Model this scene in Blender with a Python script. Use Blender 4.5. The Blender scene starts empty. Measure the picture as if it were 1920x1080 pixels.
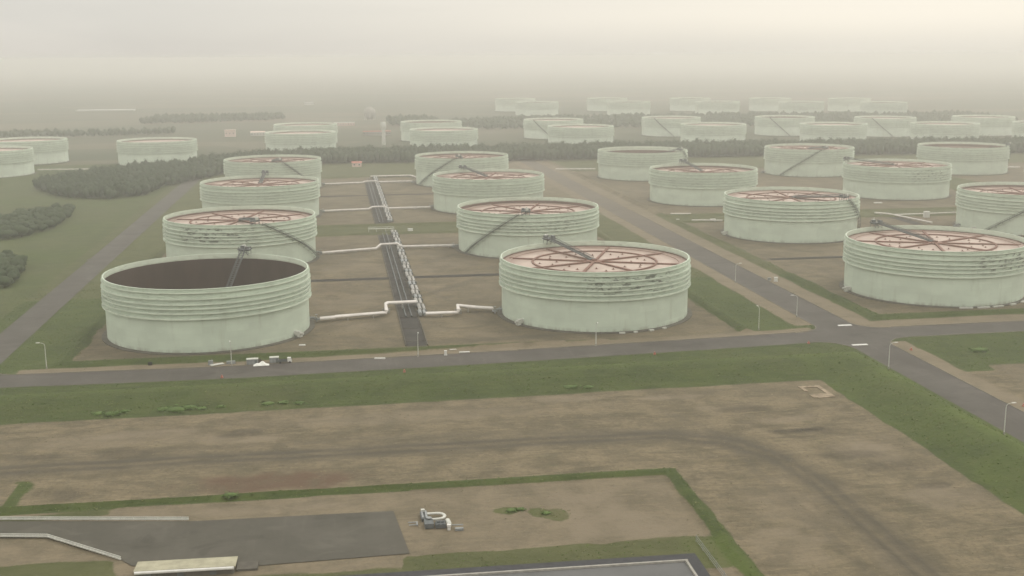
import bpy, bmesh, math, random
import numpy as np
from mathutils import Vector, Matrix

random.seed(7)
rs = np.random.RandomState(11)
S = bpy.context.scene
COL = S.collection
PI = math.pi

# ------------------------------------------------------------------ helpers
def tag(o, label=None, cat=None, group=None, kind=None):
    if label: o['label'] = label
    if cat: o['category'] = cat
    if group: o['group'] = group
    if kind: o['kind'] = kind
    return o

def empty(name, loc=(0, 0, 0), rz=0.0):
    o = bpy.data.objects.new(name, None); COL.objects.link(o)
    o.empty_display_size = 1
    o.location = loc; o.rotation_euler = (0, 0, rz)
    return o

class MB:
    def __init__(s): s.v = []; s.f = []; s.m = []
    def add(s, vs, fs, mi=0):
        n = len(s.v); s.v += [tuple(p) for p in vs]
        for f in fs: s.f.append(tuple(i + n for i in f)); s.m.append(mi)
    def box(s, c, d, rz=0.0, mi=0, tilt=None):
        x, y, z = (k / 2 for k in d); R = Matrix.Rotation(rz, 3, 'Z')
        if tilt is not None: R = tilt
        vs = [Vector(c) + R @ Vector((a * x, b * y, e * z)) for e in (-1, 1) for a, b in ((-1, -1), (1, -1), (1, 1), (-1, 1))]
        s.add(vs, [(3, 2, 1, 0), (4, 5, 6, 7), (0, 1, 5, 4), (1, 2, 6, 5), (2, 3, 7, 6), (3, 0, 4, 7)], mi)
    def beam(s, a, b, w, h, mi=0):
        a = Vector(a); b = Vector(b); d = (b - a); L = d.length
        if L < 1e-6: return
        x = d / L; up = Vector((0, 0, 1))
        if abs(x.z) > .98: up = Vector((0, 1, 0))
        y = up.cross(x).normalized(); z = x.cross(y)
        R = Matrix((x, y, z)).transposed()
        s.box((a + b) / 2, (L, w, h), mi=mi, tilt=R)
    def tube(s, pts, r, n=10, mi=0, cap=True):
        pts = [Vector(p) for p in pts]; base = len(s.v); k = len(pts)
        for i, p in enumerate(pts):
            if i == 0: d = pts[1] - p
            elif i == k - 1: d = p - pts[i - 1]
            else: d = (pts[i + 1] - p).normalized() + (p - pts[i - 1]).normalized()
            d.normalize(); up = Vector((0, 0, 1)) if abs(d.z) < .9 else Vector((0, 1, 0))
            a = up.cross(d).normalized(); b = d.cross(a)
            sc = 1.0
            if 0 < i < k - 1:
                c = (pts[i + 1] - p).normalized().dot((p - pts[i - 1]).normalized())
                sc = 1 / max(.6, math.sqrt((1 + c) / 2))
            rr = r if not isinstance(r, (list, tuple)) else r[i]
            for j in range(n):
                t = 2 * PI * j / n
                s.v.append(tuple(p + a * math.cos(t) * rr * sc + b * math.sin(t) * rr))
        for i in range(k - 1):
            for j in range(n):
                q = base + i * n
                s.f.append((q + j, q + (j + 1) % n, q + n + (j + 1) % n, q + n + j)); s.m.append(mi)
        if cap:
            s.f.append(tuple(base + j for j in range(n))[::-1]); s.m.append(mi)
            s.f.append(tuple(base + (k - 1) * n + j for j in range(n))); s.m.append(mi)
    def lathe(s, prof, n=96, mi=None, closed=False, c=(0, 0, 0), a0=0.0, a1=2 * PI):
        full = abs(a1 - a0 - 2 * PI) < 1e-6; base = len(s.v); k = len(prof); m = n if full else n + 1
        for i in range(m):
            t = a0 + (a1 - a0) * i / n
            for r, z in prof: s.v.append((c[0] + r * math.cos(t), c[1] + r * math.sin(t), c[2] + z))
        segs = k if closed else k - 1
        for i in range(n):
            i2 = (i + 1) % m
            for j in range(segs):
                j2 = (j + 1) % k
                s.f.append((base + i * k + j, base + i2 * k + j, base + i2 * k + j2, base + i * k + j2))
                s.m.append(0 if mi is None else (mi[j] if isinstance(mi, list) else mi))
    def build(s, name, mats, parent=None, smooth=False, fix=False):
        me = bpy.data.meshes.new(name); me.from_pydata(s.v, [], s.f)
        if not isinstance(mats, (list, tuple)): mats = [mats]
        for m in mats: me.materials.append(m)
        if len(mats) > 1: me.polygons.foreach_set('material_index', s.m)
        if smooth:
            me.polygons.foreach_set('use_smooth', [True] * len(s.f))
        me.update()
        if fix:
            b = bmesh.new(); b.from_mesh(me); bmesh.ops.recalc_face_normals(b, faces=b.faces); b.to_mesh(me); b.free()
        if smooth:
            try: me.set_sharp_from_angle(angle=math.radians(35))
            except Exception: pass
        o = bpy.data.objects.new(name, me); COL.objects.link(o)
        if parent: o.parent = parent
        return o

def copy_tree(o, parent=None):
    c = o.copy(); COL.objects.link(c); c.parent = parent
    for ch in list(kids.get(o.name, [])):
        k = copy_tree(ch, c)
    return c
kids = {}
def index_kids():
    kids.clear()
    for o in bpy.data.objects:
        if o.parent: kids.setdefault(o.parent.name, []).append(o)

# ------------------------------------------------------------------ materials
def newmat(name):
    m = bpy.data.materials.new(name); m.use_nodes = True
    nt = m.node_tree; b = nt.nodes['Principled BSDF']; b.inputs['Roughness'].default_value = .8
    b.inputs['Specular IOR Level'].default_value = .2
    return m, nt, b
class NT:
    def __init__(s, nt): s.nt = nt
    def n(s, t, **k):
        x = s.nt.nodes.new(t)
        for a, b in k.items(): setattr(x, a, b)
        return x
    def l(s, a, b): s.nt.links.new(a, b)
    def noise(s, vec, scale, det=4, rough=.55, dist=0.0):
        x = s.n('ShaderNodeTexNoise'); x.inputs['Scale'].default_value = scale; x.inputs['Detail'].default_value = det
        x.inputs['Roughness'].default_value = rough; x.inputs['Distortion'].default_value = dist
        if vec is not None: s.l(vec, x.inputs['Vector'])
        return x.outputs['Fac']
    def mapr(s, v, a, b, c=0.0, d=1.0, smooth=True):
        x = s.n('ShaderNodeMapRange'); x.interpolation_type = 'SMOOTHSTEP' if smooth else 'LINEAR'
        s.l(v, x.inputs[0]); x.inputs[1].default_value = a; x.inputs[2].default_value = b
        x.inputs[3].default_value = c; x.inputs[4].default_value = d
        return x.outputs[0]
    def math(s, op, a, b=None, c=None):
        x = s.n('ShaderNodeMath'); x.operation = op
        for i, v in enumerate((a, b, c)):
            if v is None: continue
            if isinstance(v, (int, float)): x.inputs[i].default_value = v
            else: s.l(v, x.inputs[i])
        return x.outputs[0]
    def mix(s, f, a, b, bt='MIX'):
        x = s.n('ShaderNodeMix'); x.data_type = 'RGBA'; x.blend_type = bt
        for i, v in ((0, f), (6, a), (7, b)):
            if isinstance(v, (int, float)): x.inputs[i].default_value = v
            elif isinstance(v, (tuple, list)): x.inputs[i].default_value = (*v[:3], 1)
            else: s.l(v, x.inputs[i])
        return x.outputs[2]
    def scalevec(s, vec, sc, loc=(0, 0, 0), rot=(0, 0, 0)):
        x = s.n('ShaderNodeMapping'); x.inputs['Scale'].default_value = sc; x.inputs['Location'].default_value = loc
        x.inputs['Rotation'].default_value = rot
        s.l(vec, x.inputs['Vector']); return x.outputs[0]

def flat(name, col, rough=.7, var=.12, scale=.8, metal=0.0):
    m, nt, b = newmat(name); h = NT(nt)
    pos = h.n('ShaderNodeTexCoord').outputs['Object']
    f = h.noise(pos, scale, 4)
    lo = tuple(c * (1 - var) for c in col); hi = tuple(min(1, c * (1 + var)) for c in col)
    c = h.mix(h.mapr(f, .3, .7), lo, hi)
    h.l(c, b.inputs['Base Color']); b.inputs['Roughness'].default_value = rough; b.inputs['Metallic'].default_value = metal
    return m

HT = 25.3
# --- tank paint
def tank_paint(name='tank_paint', green=(.53, .60, .49), soot_strength=.9):
    m, nt, b = newmat(name); h = NT(nt)
    tc = h.n('ShaderNodeTexCoord').outputs['Object']
    sx = h.n('ShaderNodeSeparateXYZ'); h.l(tc, sx.inputs[0])
    ang = h.math('ARCTAN2', sx.outputs[1], sx.outputs[0])
    arc = h.math('MULTIPLY', ang, 41.0)
    cv = h.n('ShaderNodeCombineXYZ'); h.l(arc, cv.inputs[0]); h.l(sx.outputs[2], cv.inputs[1])
    # plate strakes
    br = h.n('ShaderNodeTexBrick'); br.inputs['Scale'].default_value = 1.0
    br.inputs['Brick Width'].default_value = 9.0; br.inputs['Row Height'].default_value = 2.6
    br.inputs['Mortar Size'].default_value = .035; br.inputs['Mortar Smooth'].default_value = .6
    br.inputs['Color1'].default_value = (.93, .93, .93, 1); br.inputs['Color2'].default_value = (1.03, 1.03, 1.03, 1)
    br.inputs['Mortar'].default_value = (.86, .86, .84, 1)
    h.l(cv.outputs[0], br.inputs['Vector'])
    oi = h.n('ShaderNodeObjectInfo')
    wv = h.n('ShaderNodeVectorMath'); wv.operation = 'ADD'; h.l(cv.outputs[0], wv.inputs[0])
    off = h.n('ShaderNodeCombineXYZ'); h.l(h.math('MULTIPLY', oi.outputs['Random'], 500.0), off.inputs[2])
    h.l(off.outputs[0], wv.inputs[1])
    streak = h.noise(h.scalevec(wv.outputs[0], (.35, .05, 1)), 1.0, 5, .6)
    patch = h.noise(h.scalevec(wv.outputs[0], (.08, .12, 1)), 1.0, 4)
    c = h.mix(h.mapr(patch, .3, .7), tuple(k * .93 for k in green), tuple(min(1, k * 1.06) for k in green))
    c = h.mix(.8, c, br.outputs['Color'], 'MULTIPLY')
    c = h.mix(h.mapr(streak, .56, .78, 0, .35), c, (.30, .30, .22))
    # algae / soot on the upper girders, placed by an object property (angle in radians and amount)
    at = h.n('ShaderNodeAttribute'); at.attribute_type = 'OBJECT'; at.attribute_name = 'soot_angle'
    am = h.n('ShaderNodeAttribute'); am.attribute_type = 'OBJECT'; am.attribute_name = 'soot_amount'
    d = h.math('COSINE', h.math('SUBTRACT', ang, at.outputs['Fac']))
    win = h.mapr(d, .80, .93)
    zw = h.math('MULTIPLY', h.mapr(sx.outputs[2], 13.5, 16.5), h.mapr(sx.outputs[2], 24.6, 22.5))
    blot = h.mapr(h.noise(h.scalevec(wv.outputs[0], (.28, .75, 1)), 1.0, 4, .6), .50, .62)
    s_ = h.math('MULTIPLY', h.math('MULTIPLY', win, zw), h.math('MULTIPLY', blot, am.outputs['Fac']))
    c = h.mix(h.math('MULTIPLY', s_, soot_strength), c, (.060, .065, .050))
    # faint grime blots all round the upper shell
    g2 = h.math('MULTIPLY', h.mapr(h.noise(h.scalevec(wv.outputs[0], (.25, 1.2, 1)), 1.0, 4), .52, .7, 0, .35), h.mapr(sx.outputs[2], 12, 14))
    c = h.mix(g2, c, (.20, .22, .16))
    for zz in (HT - 1.7, HT - 4.1, HT - 6.2, HT - 7.9, HT - 9.8, HT - 11.9):  # shade beneath each girder ledge painted into the colour, broken by the streaks
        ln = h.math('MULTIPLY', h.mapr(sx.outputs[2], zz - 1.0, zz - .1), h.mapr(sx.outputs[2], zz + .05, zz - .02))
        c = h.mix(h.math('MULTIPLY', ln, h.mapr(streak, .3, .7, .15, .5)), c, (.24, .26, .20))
    foot = h.math('MULTIPLY', h.mapr(sx.outputs[2], 2.2, .2), h.mapr(streak, .4, .65, 0, .5))
    c = h.mix(foot, c, (.17, .14, .10))
    h.l(c, b.inputs['Base Color']); b.inputs['Roughness'].default_value = .6
    return m

def rust_wall():
    m, nt, b = newmat('rusty_inner_wall'); h = NT(nt)
    tc = h.n('ShaderNodeTexCoord').outputs['Object']
    f = h.noise(h.scalevec(tc, (.15, .15, .05)), 1.0, 5)
    c = h.mix(h.mapr(f, .3, .7), (.036, .021, .015), (.056, .035, .026))
    h.l(c, b.inputs['Base Color']); b.inputs['Roughness'].default_value = .9
    return m
def roof_mat():
    m, nt, b = newmat('pink_roof_primer'); h = NT(nt)
    tc = h.n('ShaderNodeTexCoord').outputs['Object']
    oi = h.n('ShaderNodeObjectInfo')
    wv = h.n('ShaderNodeVectorMath'); wv.operation = 'ADD'; h.l(tc, wv.inputs[0])
    off = h.n('ShaderNodeCombineXYZ'); h.l(h.math('MULTIPLY', oi.outputs['Random'], 300.0), off.inputs[2]); h.l(off.outputs[0], wv.inputs[1])
    f = h.noise(wv.outputs[0], .09, 4); f2 = h.noise(wv.outputs[0], .5, 5, .6)
    c = h.mix(h.mapr(f, .3, .7), (.34, .26, .215), (.46, .37, .31))
    c = h.mix(h.mapr(f2, .55, .8, 0, .55), c, (.33, .22, .17))
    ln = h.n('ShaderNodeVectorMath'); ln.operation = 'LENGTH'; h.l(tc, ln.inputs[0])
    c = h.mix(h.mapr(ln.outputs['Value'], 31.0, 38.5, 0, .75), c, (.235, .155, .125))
    h.l(c, b.inputs['Base Color']); b.inputs['Roughness'].default_value = .55
    return m

def ground_mat():
    m, nt, b = newmat('yard_ground'); h = NT(nt)
    pos = h.n('ShaderNodeNewGeometry').outputs['Position']
    a = h.n('ShaderNodeVertexColor'); a.layer_name = 'mask'
    a2 = h.n('ShaderNodeVertexColor'); a2.layer_name = 'wear'
    s1 = h.n('ShaderNodeSeparateColor'); h.l(a.outputs[0], s1.inputs[0])
    s2 = h.n('ShaderNodeSeparateColor'); h.l(a2.outputs[0], s2.inputs[0])
    grass, track, pale = s1.outputs; lush, red, dark = s2.outputs
    big = h.noise(pos, .018, 5, .55); mid = h.noise(pos, .09, 6, .62, .3); fine = h.noise(pos, .7, 6, .7)
    streak = h.noise(h.scalevec(pos, (.05, .22, 1), rot=(0, 0, .06)), 1.0, 6, .65, .6)
    dabs = h.noise(h.scalevec(pos, (.10, .28, 1), loc=(40, 9, 0)), 1.0, 5, .7, 1.2)
    # soil
    soil = h.mix(h.mapr(mid, .34, .66), (.125, .104, .068), (.215, .172, .112))
    soil = h.mix(h.mapr(streak, .48, .72, 0, .8), soil, (.100, .086, .054))
    soil = h.mix(h.mapr(dabs, .58, .72, 0, .75), soil, (.26, .205, .135))
    soil = h.mix(h.mapr(dabs, .42, .30, 0, .55), soil, (.098, .098, .052))
    lines = h.noise(h.scalevec(pos, (.12, .9, 1), rot=(0, 0, .05)), 1.0, 5, .7, .8)
    rut = h.noise(h.scalevec(pos, (.06, .5, 1), loc=(3, 80, 0), rot=(0, 0, -.35)), 1.0, 4, .6, 1.5)
    soil = h.mix(h.mapr(lines, .52, .72, 0, .55), soil, (.30, .24, .16))
    soil = h.mix(h.mapr(lines, .46, .30, 0, .5), soil, (.085, .074, .046))
    soil = h.mix(h.mapr(rut, .60, .70, 0, .5), soil, (.27, .215, .14))
    soil = h.mix(h.mapr(fine, .42, .72, 0, .6), soil, (.085, .071, .047))
    vf = h.noise(pos, 1.7, 3, .7)
    soil = h.mix(h.mapr(vf, .55, .75, 0, .5), soil, (.30, .25, .17))
    soil = h.mix(1.0, soil, (1.14, 1.15, 1.12), 'MULTIPLY')
    soil = h.mix(h.math('MULTIPLY', pale, h.mapr(mid, .25, .6, .35, .9)), soil, (.25, .205, .145))
    # grass
    gr = h.mix(h.mapr(mid, .3, .7), (.046, .070, .016), (.078, .108, .026))
    gr = h.mix(h.mapr(streak, .45, .7, 0, .6), gr, (.098, .118, .032))
    glin = h.noise(h.scalevec(pos, (.10, .8, 1), rot=(0, 0, .05)), 1.0, 5, .7, .8)
    gr = h.mix(h.mapr(glin, .5, .75, 0, .5), gr, (.13, .15, .05))
    gr = h.mix(h.mapr(glin, .48, .3, 0, .5), gr, (.034, .052, .014))
    gr = h.mix(h.mapr(fine, .35, .75, 0, .45), gr, (.042, .056, .020))
    gr = h.mix(h.mapr(big, .52, .75, 0, .35), gr, (.12, .115, .05))
    gr = h.mix(h.math('MULTIPLY', lush, .85), gr, (.120, .165, .035))
    gr = h.mix(h.math('MULTIPLY', pale, .8), gr, h.mix(h.mapr(mid, .3, .7), (.115, .112, .050), (.165, .145, .080)))
    gr = h.mix(h.mapr(fine, .5, .75, 0, .5), gr, (.15, .155, .06))
    edge = h.math('ADD', grass, h.math('MULTIPLY', h.math('SUBTRACT', mid, .5), .55))
    edge = h.math('ADD', edge, h.math('MULTIPLY', h.math('SUBTRACT', fine, .5), .35))
    c = h.mix(h.mapr(edge, .38, .62), soil, gr)
    c = h.mix(h.math('MULTIPLY', track, h.mapr(streak, .25, .6, .45, .95)), c, (.105, .092, .068))
    c = h.mix(h.math('MULTIPLY', red, h.mapr(mid, .3, .6, .3, .9)), c, (.125, .075, .050))
    c = h.mix(h.math('MULTIPLY', dark, h.mapr(fine, .2, .6, .5, .9)), c, (.050, .045, .034))
    c = h.mix(1.0, c, (.74, .74, .725), 'MULTIPLY')
    h.l(c, b.inputs['Base Color']); b.inputs['Roughness'].default_value = .95
    bp = h.n('ShaderNodeBump'); bp.inputs['Strength'].default_value = .6; bp.inputs['Distance'].default_value = .5
    h.l(h.math('ADD', fine, h.math('MULTIPLY', mid, 2.0)), bp.inputs['Height']); h.l(bp.outputs[0], b.inputs['Normal'])
    return m

def far_ground_mat():
    m, nt, b = newmat('plain_ground'); h = NT(nt)
    pos = h.n('ShaderNodeNewGeometry').outputs['Position']
    big = h.noise(pos, .0016, 5, .55); mid = h.noise(h.scalevec(pos, (.006, .014, 1)), 1.0, 5, .6); sm = h.noise(pos, .05, 5, .65)
    vo = h.n('ShaderNodeTexVoronoi'); vo.inputs['Scale'].default_value = 1.0
    h.l(h.scalevec(pos, (.0028, .0075, 1), rot=(0, 0, .1)), vo.inputs['Vector'])
    c = h.mix(h.mapr(big, .35, .65), (.058, .068, .034), (.10, .09, .056))
    c = h.mix(h.mapr(mid, .45, .7, 0, .7), c, (.055, .070, .038))
    sc = h.n('ShaderNodeSeparateColor'); h.l(vo.outputs['Color'], sc.inputs[0])
    c = h.mix(h.mapr(sc.outputs[0], .5, .9, 0, .55), c, (.16, .135, .09))
    c = h.mix(h.mapr(sc.outputs[1], .6, .95, 0, .6), c, (.05, .065, .035))
    c = h.mix(h.mapr(sm, .45, .8, 0, .35), c, (.05, .055, .03))
    h.l(c, b.inputs['Base Color']); b.inputs['Roughness'].default_value = .95
    return m

def asphalt(name, lo, hi, dusty=False):
    m, nt, b = newmat(name); h = NT(nt)
    pos = h.n('ShaderNodeNewGeometry').outputs['Position']
    f = h.noise(pos, .06, 5, .6); f2 = h.noise(pos, .5, 6, .7); f3 = h.noise(h.scalevec(pos, (.4, .03, 1)), 1.0, 4)
    c = h.mix(h.mapr(f, .3, .7), lo, hi)
    c = h.mix(h.mapr(f2, .45, .75, 0, .4), c, tuple(k * .7 for k in lo))
    c = h.mix(h.mapr(f3, .55, .75, 0, .35), c, tuple(min(1, k * 1.25) for k in hi))
    if dusty:
        yy = h.n('ShaderNodeSeparateXYZ'); h.l(pos, yy.inputs[0])
        c = h.mix(h.math('MULTIPLY', h.mapr(yy.outputs[1], 560, 860, 0, .95), h.mapr(f, .3, .6, .6, 1.0)), c, (.125, .105, .078))
    f4 = h.noise(h.scalevec(pos, (.05, .09, 1), loc=(7, 3, 0)), 1.0, 5, .65, 1.0)
    c = h.mix(h.mapr(f4, .55, .66, 0, .4), c, tuple(min(1, k * 1.35) for k in hi))
    c = h.mix(h.mapr(f4, .42, .34, 0, .45), c, tuple(k * .6 for k in lo))
    h.l(c, b.inputs['Base Color']); b.inputs['Roughness'].default_value = .85
    return m

def leaf_mat(name, lo, hi):
    m, nt, b = newmat(name); h = NT(nt)
    pos = h.n('ShaderNodeNewGeometry').outputs['Position']
    f = h.noise(pos, .11, 4, .6); f2 = h.noise(pos, .9, 4, .6)
    c = h.mix(h.mapr(f, .3, .7), lo, hi)
    c = h.mix(h.mapr(f2, .4, .75, 0, .5), c, tuple(k * 1.5 for k in hi))
    h.l(c, b.inputs['Base Color']); b.inputs['Roughness'].default_value = .9
    return m

M = dict(
    paint=tank_paint(), ledge=tank_paint('girder_paint', (.59, .655, .54), .35),  # girder tone lightened to paint in bright ledges against the shade below
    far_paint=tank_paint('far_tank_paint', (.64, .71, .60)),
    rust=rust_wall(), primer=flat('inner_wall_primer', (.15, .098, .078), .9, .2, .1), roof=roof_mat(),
    rib=flat('brown_stiffener_paint', (.19, .105, .08), .8, .2),
    steel=flat('galvanised_steel', (.115, .125, .125), .6, .15, metal=.2),
    stair=flat('weathered_stair_steel', (.10, .115, .095), .7, .2),
    pale=flat('pale_painted_steel', (.50, .50, .45), .5, .08),
    pipe=flat('white_insulated_pipe', (.62, .58, .54), .45, .10, .3),
    duct=flat('weathered_white_duct', (.31, .30, .275), .6, .2, .2), greypipe=flat('grey_pipe', (.24, .25, .245), .5, .15),
    conc=flat('concrete', (.30, .285, .25), .9, .15), darkconc=flat('dark_concrete', (.10, .092, .076), .9, .25, .3), ditch=flat('wet_ditch', (.022, .019, .016), .8, .3, .3),
    black=flat('dark_rubber', (.03, .03, .03), .8),
    trench=flat('trench_floor', (.040, .037, .033), .9, .35, .12),
    white=flat('white_paint', (.62, .61, .57), .5, .06),
    redp=flat('faded_red_paint', (.42, .16, .12), .7, .1),
    pinkp=flat('pale_pink_wall', (.62, .48, .42), .8, .08),
    roofgrey=flat('grey_roof_membrane', (.115, .115, .112), .8, .08, .1),
    roofdark=flat('dark_roof_edge', (.045, .045, .048), .8, .15),
    slab=flat('weathered_concrete_roof', (.34, .32, .23), .9, .15, .4),
    kerb=flat('weathered_kerb', (.17, .155, .125), .9, .2, .3), rubble=flat('pale_rubble', (.25, .20, .14), .95, .3, .5), tarp=flat('white_tarpaulin', (.72, .72, .66), .6, .06),
    bark=flat('bark', (.09, .07, .05), .9, .2),
    ground=ground_mat(), plain=far_ground_mat(),
    road=asphalt('road_asphalt', (.070, .063, .055), (.094, .086, .075)),
    dustroad=asphalt('dusty_asphalt', (.070, .063, .055), (.094, .086, .075), True),
    yard=asphalt('yard_asphalt', (.068, .064, .050), (.088, .082, .066)),
    tuft=leaf_mat('tuft_green', (.075, .115, .026), (.125, .165, .05)), drygrass=leaf_mat('dry_grass', (.14, .15, .06), (.19, .185, .085)),
    drysoil=leaf_mat('dry_weed', (.19, .16, .11), (.30, .25, .17)), darkweed=leaf_mat('dark_weed', (.085, .088, .045), (.11, .11, .06)),
    leaf=leaf_mat('dark_foliage', (.026, .040, .017), (.042, .060, .024)),
    leaf2=leaf_mat('belt_foliage', (.022, .036, .016), (.036, .054, .022)),
    weed=leaf_mat('weed_foliage', (.060, .100, .026), (.095, .140, .042)),
)

# ------------------------------------------------------------------ terrain
def road_v(u):   # centre line of the cross road
    return np.interp(u, [-600, -140, -42, 60, 155, 190, 228, 287, 900], [400, 418, 416, 421, 428, 431, 433, 434, 446])
HW = 8.5
ROAD_B = 204.0; ROAD_C = -133.5

us = np.concatenate([np.arange(-460, -172, 4.0), np.arange(-172, 322, 1.5), np.arange(322, 906, 4.0)])
vs_ = np.concatenate([np.arange(190, 482, 1.25), np.arange(482.5, 800, 2.5), np.arange(802, 1302, 4.0)])
U, V = np.meshgrid(us, vs_)
def vnoise(scale, seed):
    r = np.random.RandomState(seed); g = r.rand(256, 256)
    x = U / scale + 97.3; y = V / scale + 31.7
    xi = np.floor(x).astype(int); yi = np.floor(y).astype(int); fx = x - xi; fy = y - yi
    fx = fx * fx * (3 - 2 * fx); fy = fy * fy * (3 - 2 * fy)
    A = g[yi % 256, xi % 256]; B = g[yi % 256, (xi + 1) % 256]; C = g[(yi + 1) % 256, xi % 256]; D = g[(yi + 1) % 256, (xi + 1) % 256]
    return (A * (1 - fx) + B * fx) * (1 - fy) + (C * (1 - fx) + D * fx) * fy
n40, n15, n6 = vnoise(40, 1), vnoise(15, 2), vnoise(5, 3)
wob = (n15 - .5) * 2.6 + (n6 - .5) * 1.6
def sst(x, a, b): t = np.clip((x - a) / (b - a), 0, 1); return t * t * (3 - 2 * t)
def band(x, a, b, e=1.2): return sst(x, a - e, a + e) * (1 - sst(x, b - e, b + e))
def rect(u0, u1, v0, v1, e=1.2): return band(U + wob, u0, u1, e) * band(V + wob * .8, v0, v1, e)
def ridge(x, c, w, hgt, top=1.0): return hgt * (1 - sst(np.abs(x - c), top, w))

G_ = np.full(U.shape, .12); TR = np.zeros(U.shape); PA = np.zeros(U.shape)
LU = np.zeros(U.shape); RE = np.zeros(U.shape); DK = np.zeros(U.shape); Z = np.zeros(U.shape)
CLS = np.zeros(U.shape, int)      # 0 ground, 1 embankment, 2 dirt_field, 3 tank_yard
RV = road_v(U)
ft = 365 + (U + 106) * .021       # far edge of the front field

def setc(mask, val, arr): arr[:] = arr * (1 - mask) + val * mask
# --- foreground field and its bank
inb = band(V + wob * .5, ft, 2000, 1.3) * (1 - sst(V, RV - HW - .6, RV - HW + .6)) * (1 - sst(U, 300, 310))
setc(inb, 1.0, G_)
rb = sst(U + wob * .6, 163.5, 166) * (1 - sst(U, 196, 197)) * (1 - sst(V, 415, 417))
setc(rb, 1.0, G_)
# mitred ridge of the bank (south side of the road, west side of the side road)
dS = np.maximum(ft - V, 0) ; 
dist_in = np.maximum(V - ft, U - 164.0)      # how far outside the field rectangle
Zb = 3.0 * sst(dist_in, 0, 20) * (1 - sst(dist_in, 23, 31))
Zb = Zb * (U < 196) * (V < RV - HW)
Z += Zb * np.clip((RV - HW - V) / 4, 0, 1) * np.clip((196 - U) / 4, 0, 1)
LU += .38 * band(dist_in, 20, 30, 3) * (U < 196) * (V < RV - HW) * (.4 + .9 * n15)
LU += .35 * rb * (n40 > .45) * n15
CLS[(dist_in > 0) & (U < 196) & (V < RV - HW)] = 1
CLS[(dist_in <= 0)] = 2
# --- inner bund of the field
f2 = np.maximum(V - 288.5, U - 84.8)         # ring outside the inner rectangle
bund = band(f2 + wob * .25, 0, 4.2, .7) * (dist_in < 0)
bund *= (U < 90) * (V < 294)
setc(bund, .95, G_); Z += 1.0 * band(f2, .4, 3.8, 1.2) * (U < 90) * (V < 294)
inner = (f2 < -.5) & (dist_in < 0)
PA[inner] += .55
setc(rect(-60, 85, 231, 248 + 0 * V, 1.4) * (U > 12), 1.0, G_); LU += .5 * rect(76, 88, 200, 247, 2)
setc(rect(-60, 12, 236, 243, 1.2), .6, G_)
setc(rect(-120, -52, 236, 257, 1.5) * (V < 275 - (U + 82) * 0.6), .9, G_)
setc(rect(-120, -83, 290, 312, 3) * (n15 > .42), .8, G_)
setc(rect(-150, -60, 283, 288, .8), .7, G_)
# tyre tracks worn in the field
def track(pts, w, amt, arr=TR):
    P = np.array(pts, float); dmin = np.full(U.shape, 1e9)
    for a, b in zip(P[:-1], P[1:]):
        ab = b - a; t = np.clip(((U - a[0]) * ab[0] + (V - a[1]) * ab[1]) / (ab @ ab), 0, 1)
        dmin = np.minimum(dmin, np.hypot(U - a[0] - t * ab[0], V - a[1] - t * ab[1]))
    arr += amt * (1 - sst(dmin, w * .45, w))
tp = [(-160, 322), (-80, 322), (0, 322), (60, 322), (95, 321), (112, 312), (120, 298), (124, 275), (124, 240), (124, 195)]
track(tp, 9, .5)
for off in (-2.2, 2.2):
    q = [(u + (off if i > 4 else 0) , v + (off if i <= 5 else off * .4)) for i, (u, v) in enumerate(tp)]
    track(q, 1.6, .55)
track([(-160, 330), (0, 333), (70, 330), (110, 322)], 3, .35)
track([(100, 345), (112, 318), (111, 290), (112, 195)], 2.2, .35)
RE += .9 * (1 - sst(np.hypot((U + 20) / 24, (V - 301) / 9) + (n6 - .5) * .5, .6, 1.1)) * (dist_in < 0)
for (cu, cv, ru, rv, a) in ((148, 300, 14, 12, .7), (135, 330, 10, 4, .6), (120, 345, 12, 2.5, .5), (-70, 345, 40, 8, .5), (20, 352, 60, 7, .45), (110, 262, 14, 22, .5), (60, 270, 14, 12, .4), (-30, 282, 30, 3, .6), (107, 359, 14, 3, .9), (72, 363, 14, 4, .8), (150, 300, 7, 4, 1.0), (152, 262, 12, 9, .8), (66, 258, 14, 10, .6), (-30, 338, 16, 4, .7), (-62, 348, 14, 4, .7), (100, 240, 10, 14, .5), (122, 225, 8, 14, .4)):
    PA += a * (1 - sst(np.hypot((U - cu) / ru, (V - cv) / rv) + (n6 - .5) * .7, .5, 1.1)) * (dist_in < -1)
for (cu, cv, ru, rv, a) in ((127, 342, 10, 3.5, .45), (142, 318, 10, 4, .35), (150, 285, 12, 5, .45), (-72, 300, 4, 5, .5), (135, 319, 9, 2.5, .8), (140, 296, 14, 4, .5), (-64, 330, 12, 6, .4), (-32, 345, 8, 5, .6), (153, 270, 7, 3, .6), (-88, 332, 8, 4, .4), (106, 300, 6, 2, .4)):
    DK += a * (1 - sst(np.hypot((U - cu) / ru, (V - cv) / rv) + (n6 - .5) * .6, .5, 1.1)) * (dist_in < -1)
for (cu, cv, ru, rv) in ((40, 271, 4, 3.0), (46, 269, 3.5, 4), (51, 266, 3, 5), (-30, 290, 6, 1.6)):
    mk = (1 - sst(np.hypot((U - cu) / ru, (V - cv) / rv) + (n6 - .5) * .8, .5, 1.1)); setc(mk, .85, G_); LU += mk * .35
Z += ((n40 - .5) * .5 + (n15 - .5) * .25) * np.clip(-dist_in / 20, 0, 1) * (dist_in < 0)

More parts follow.
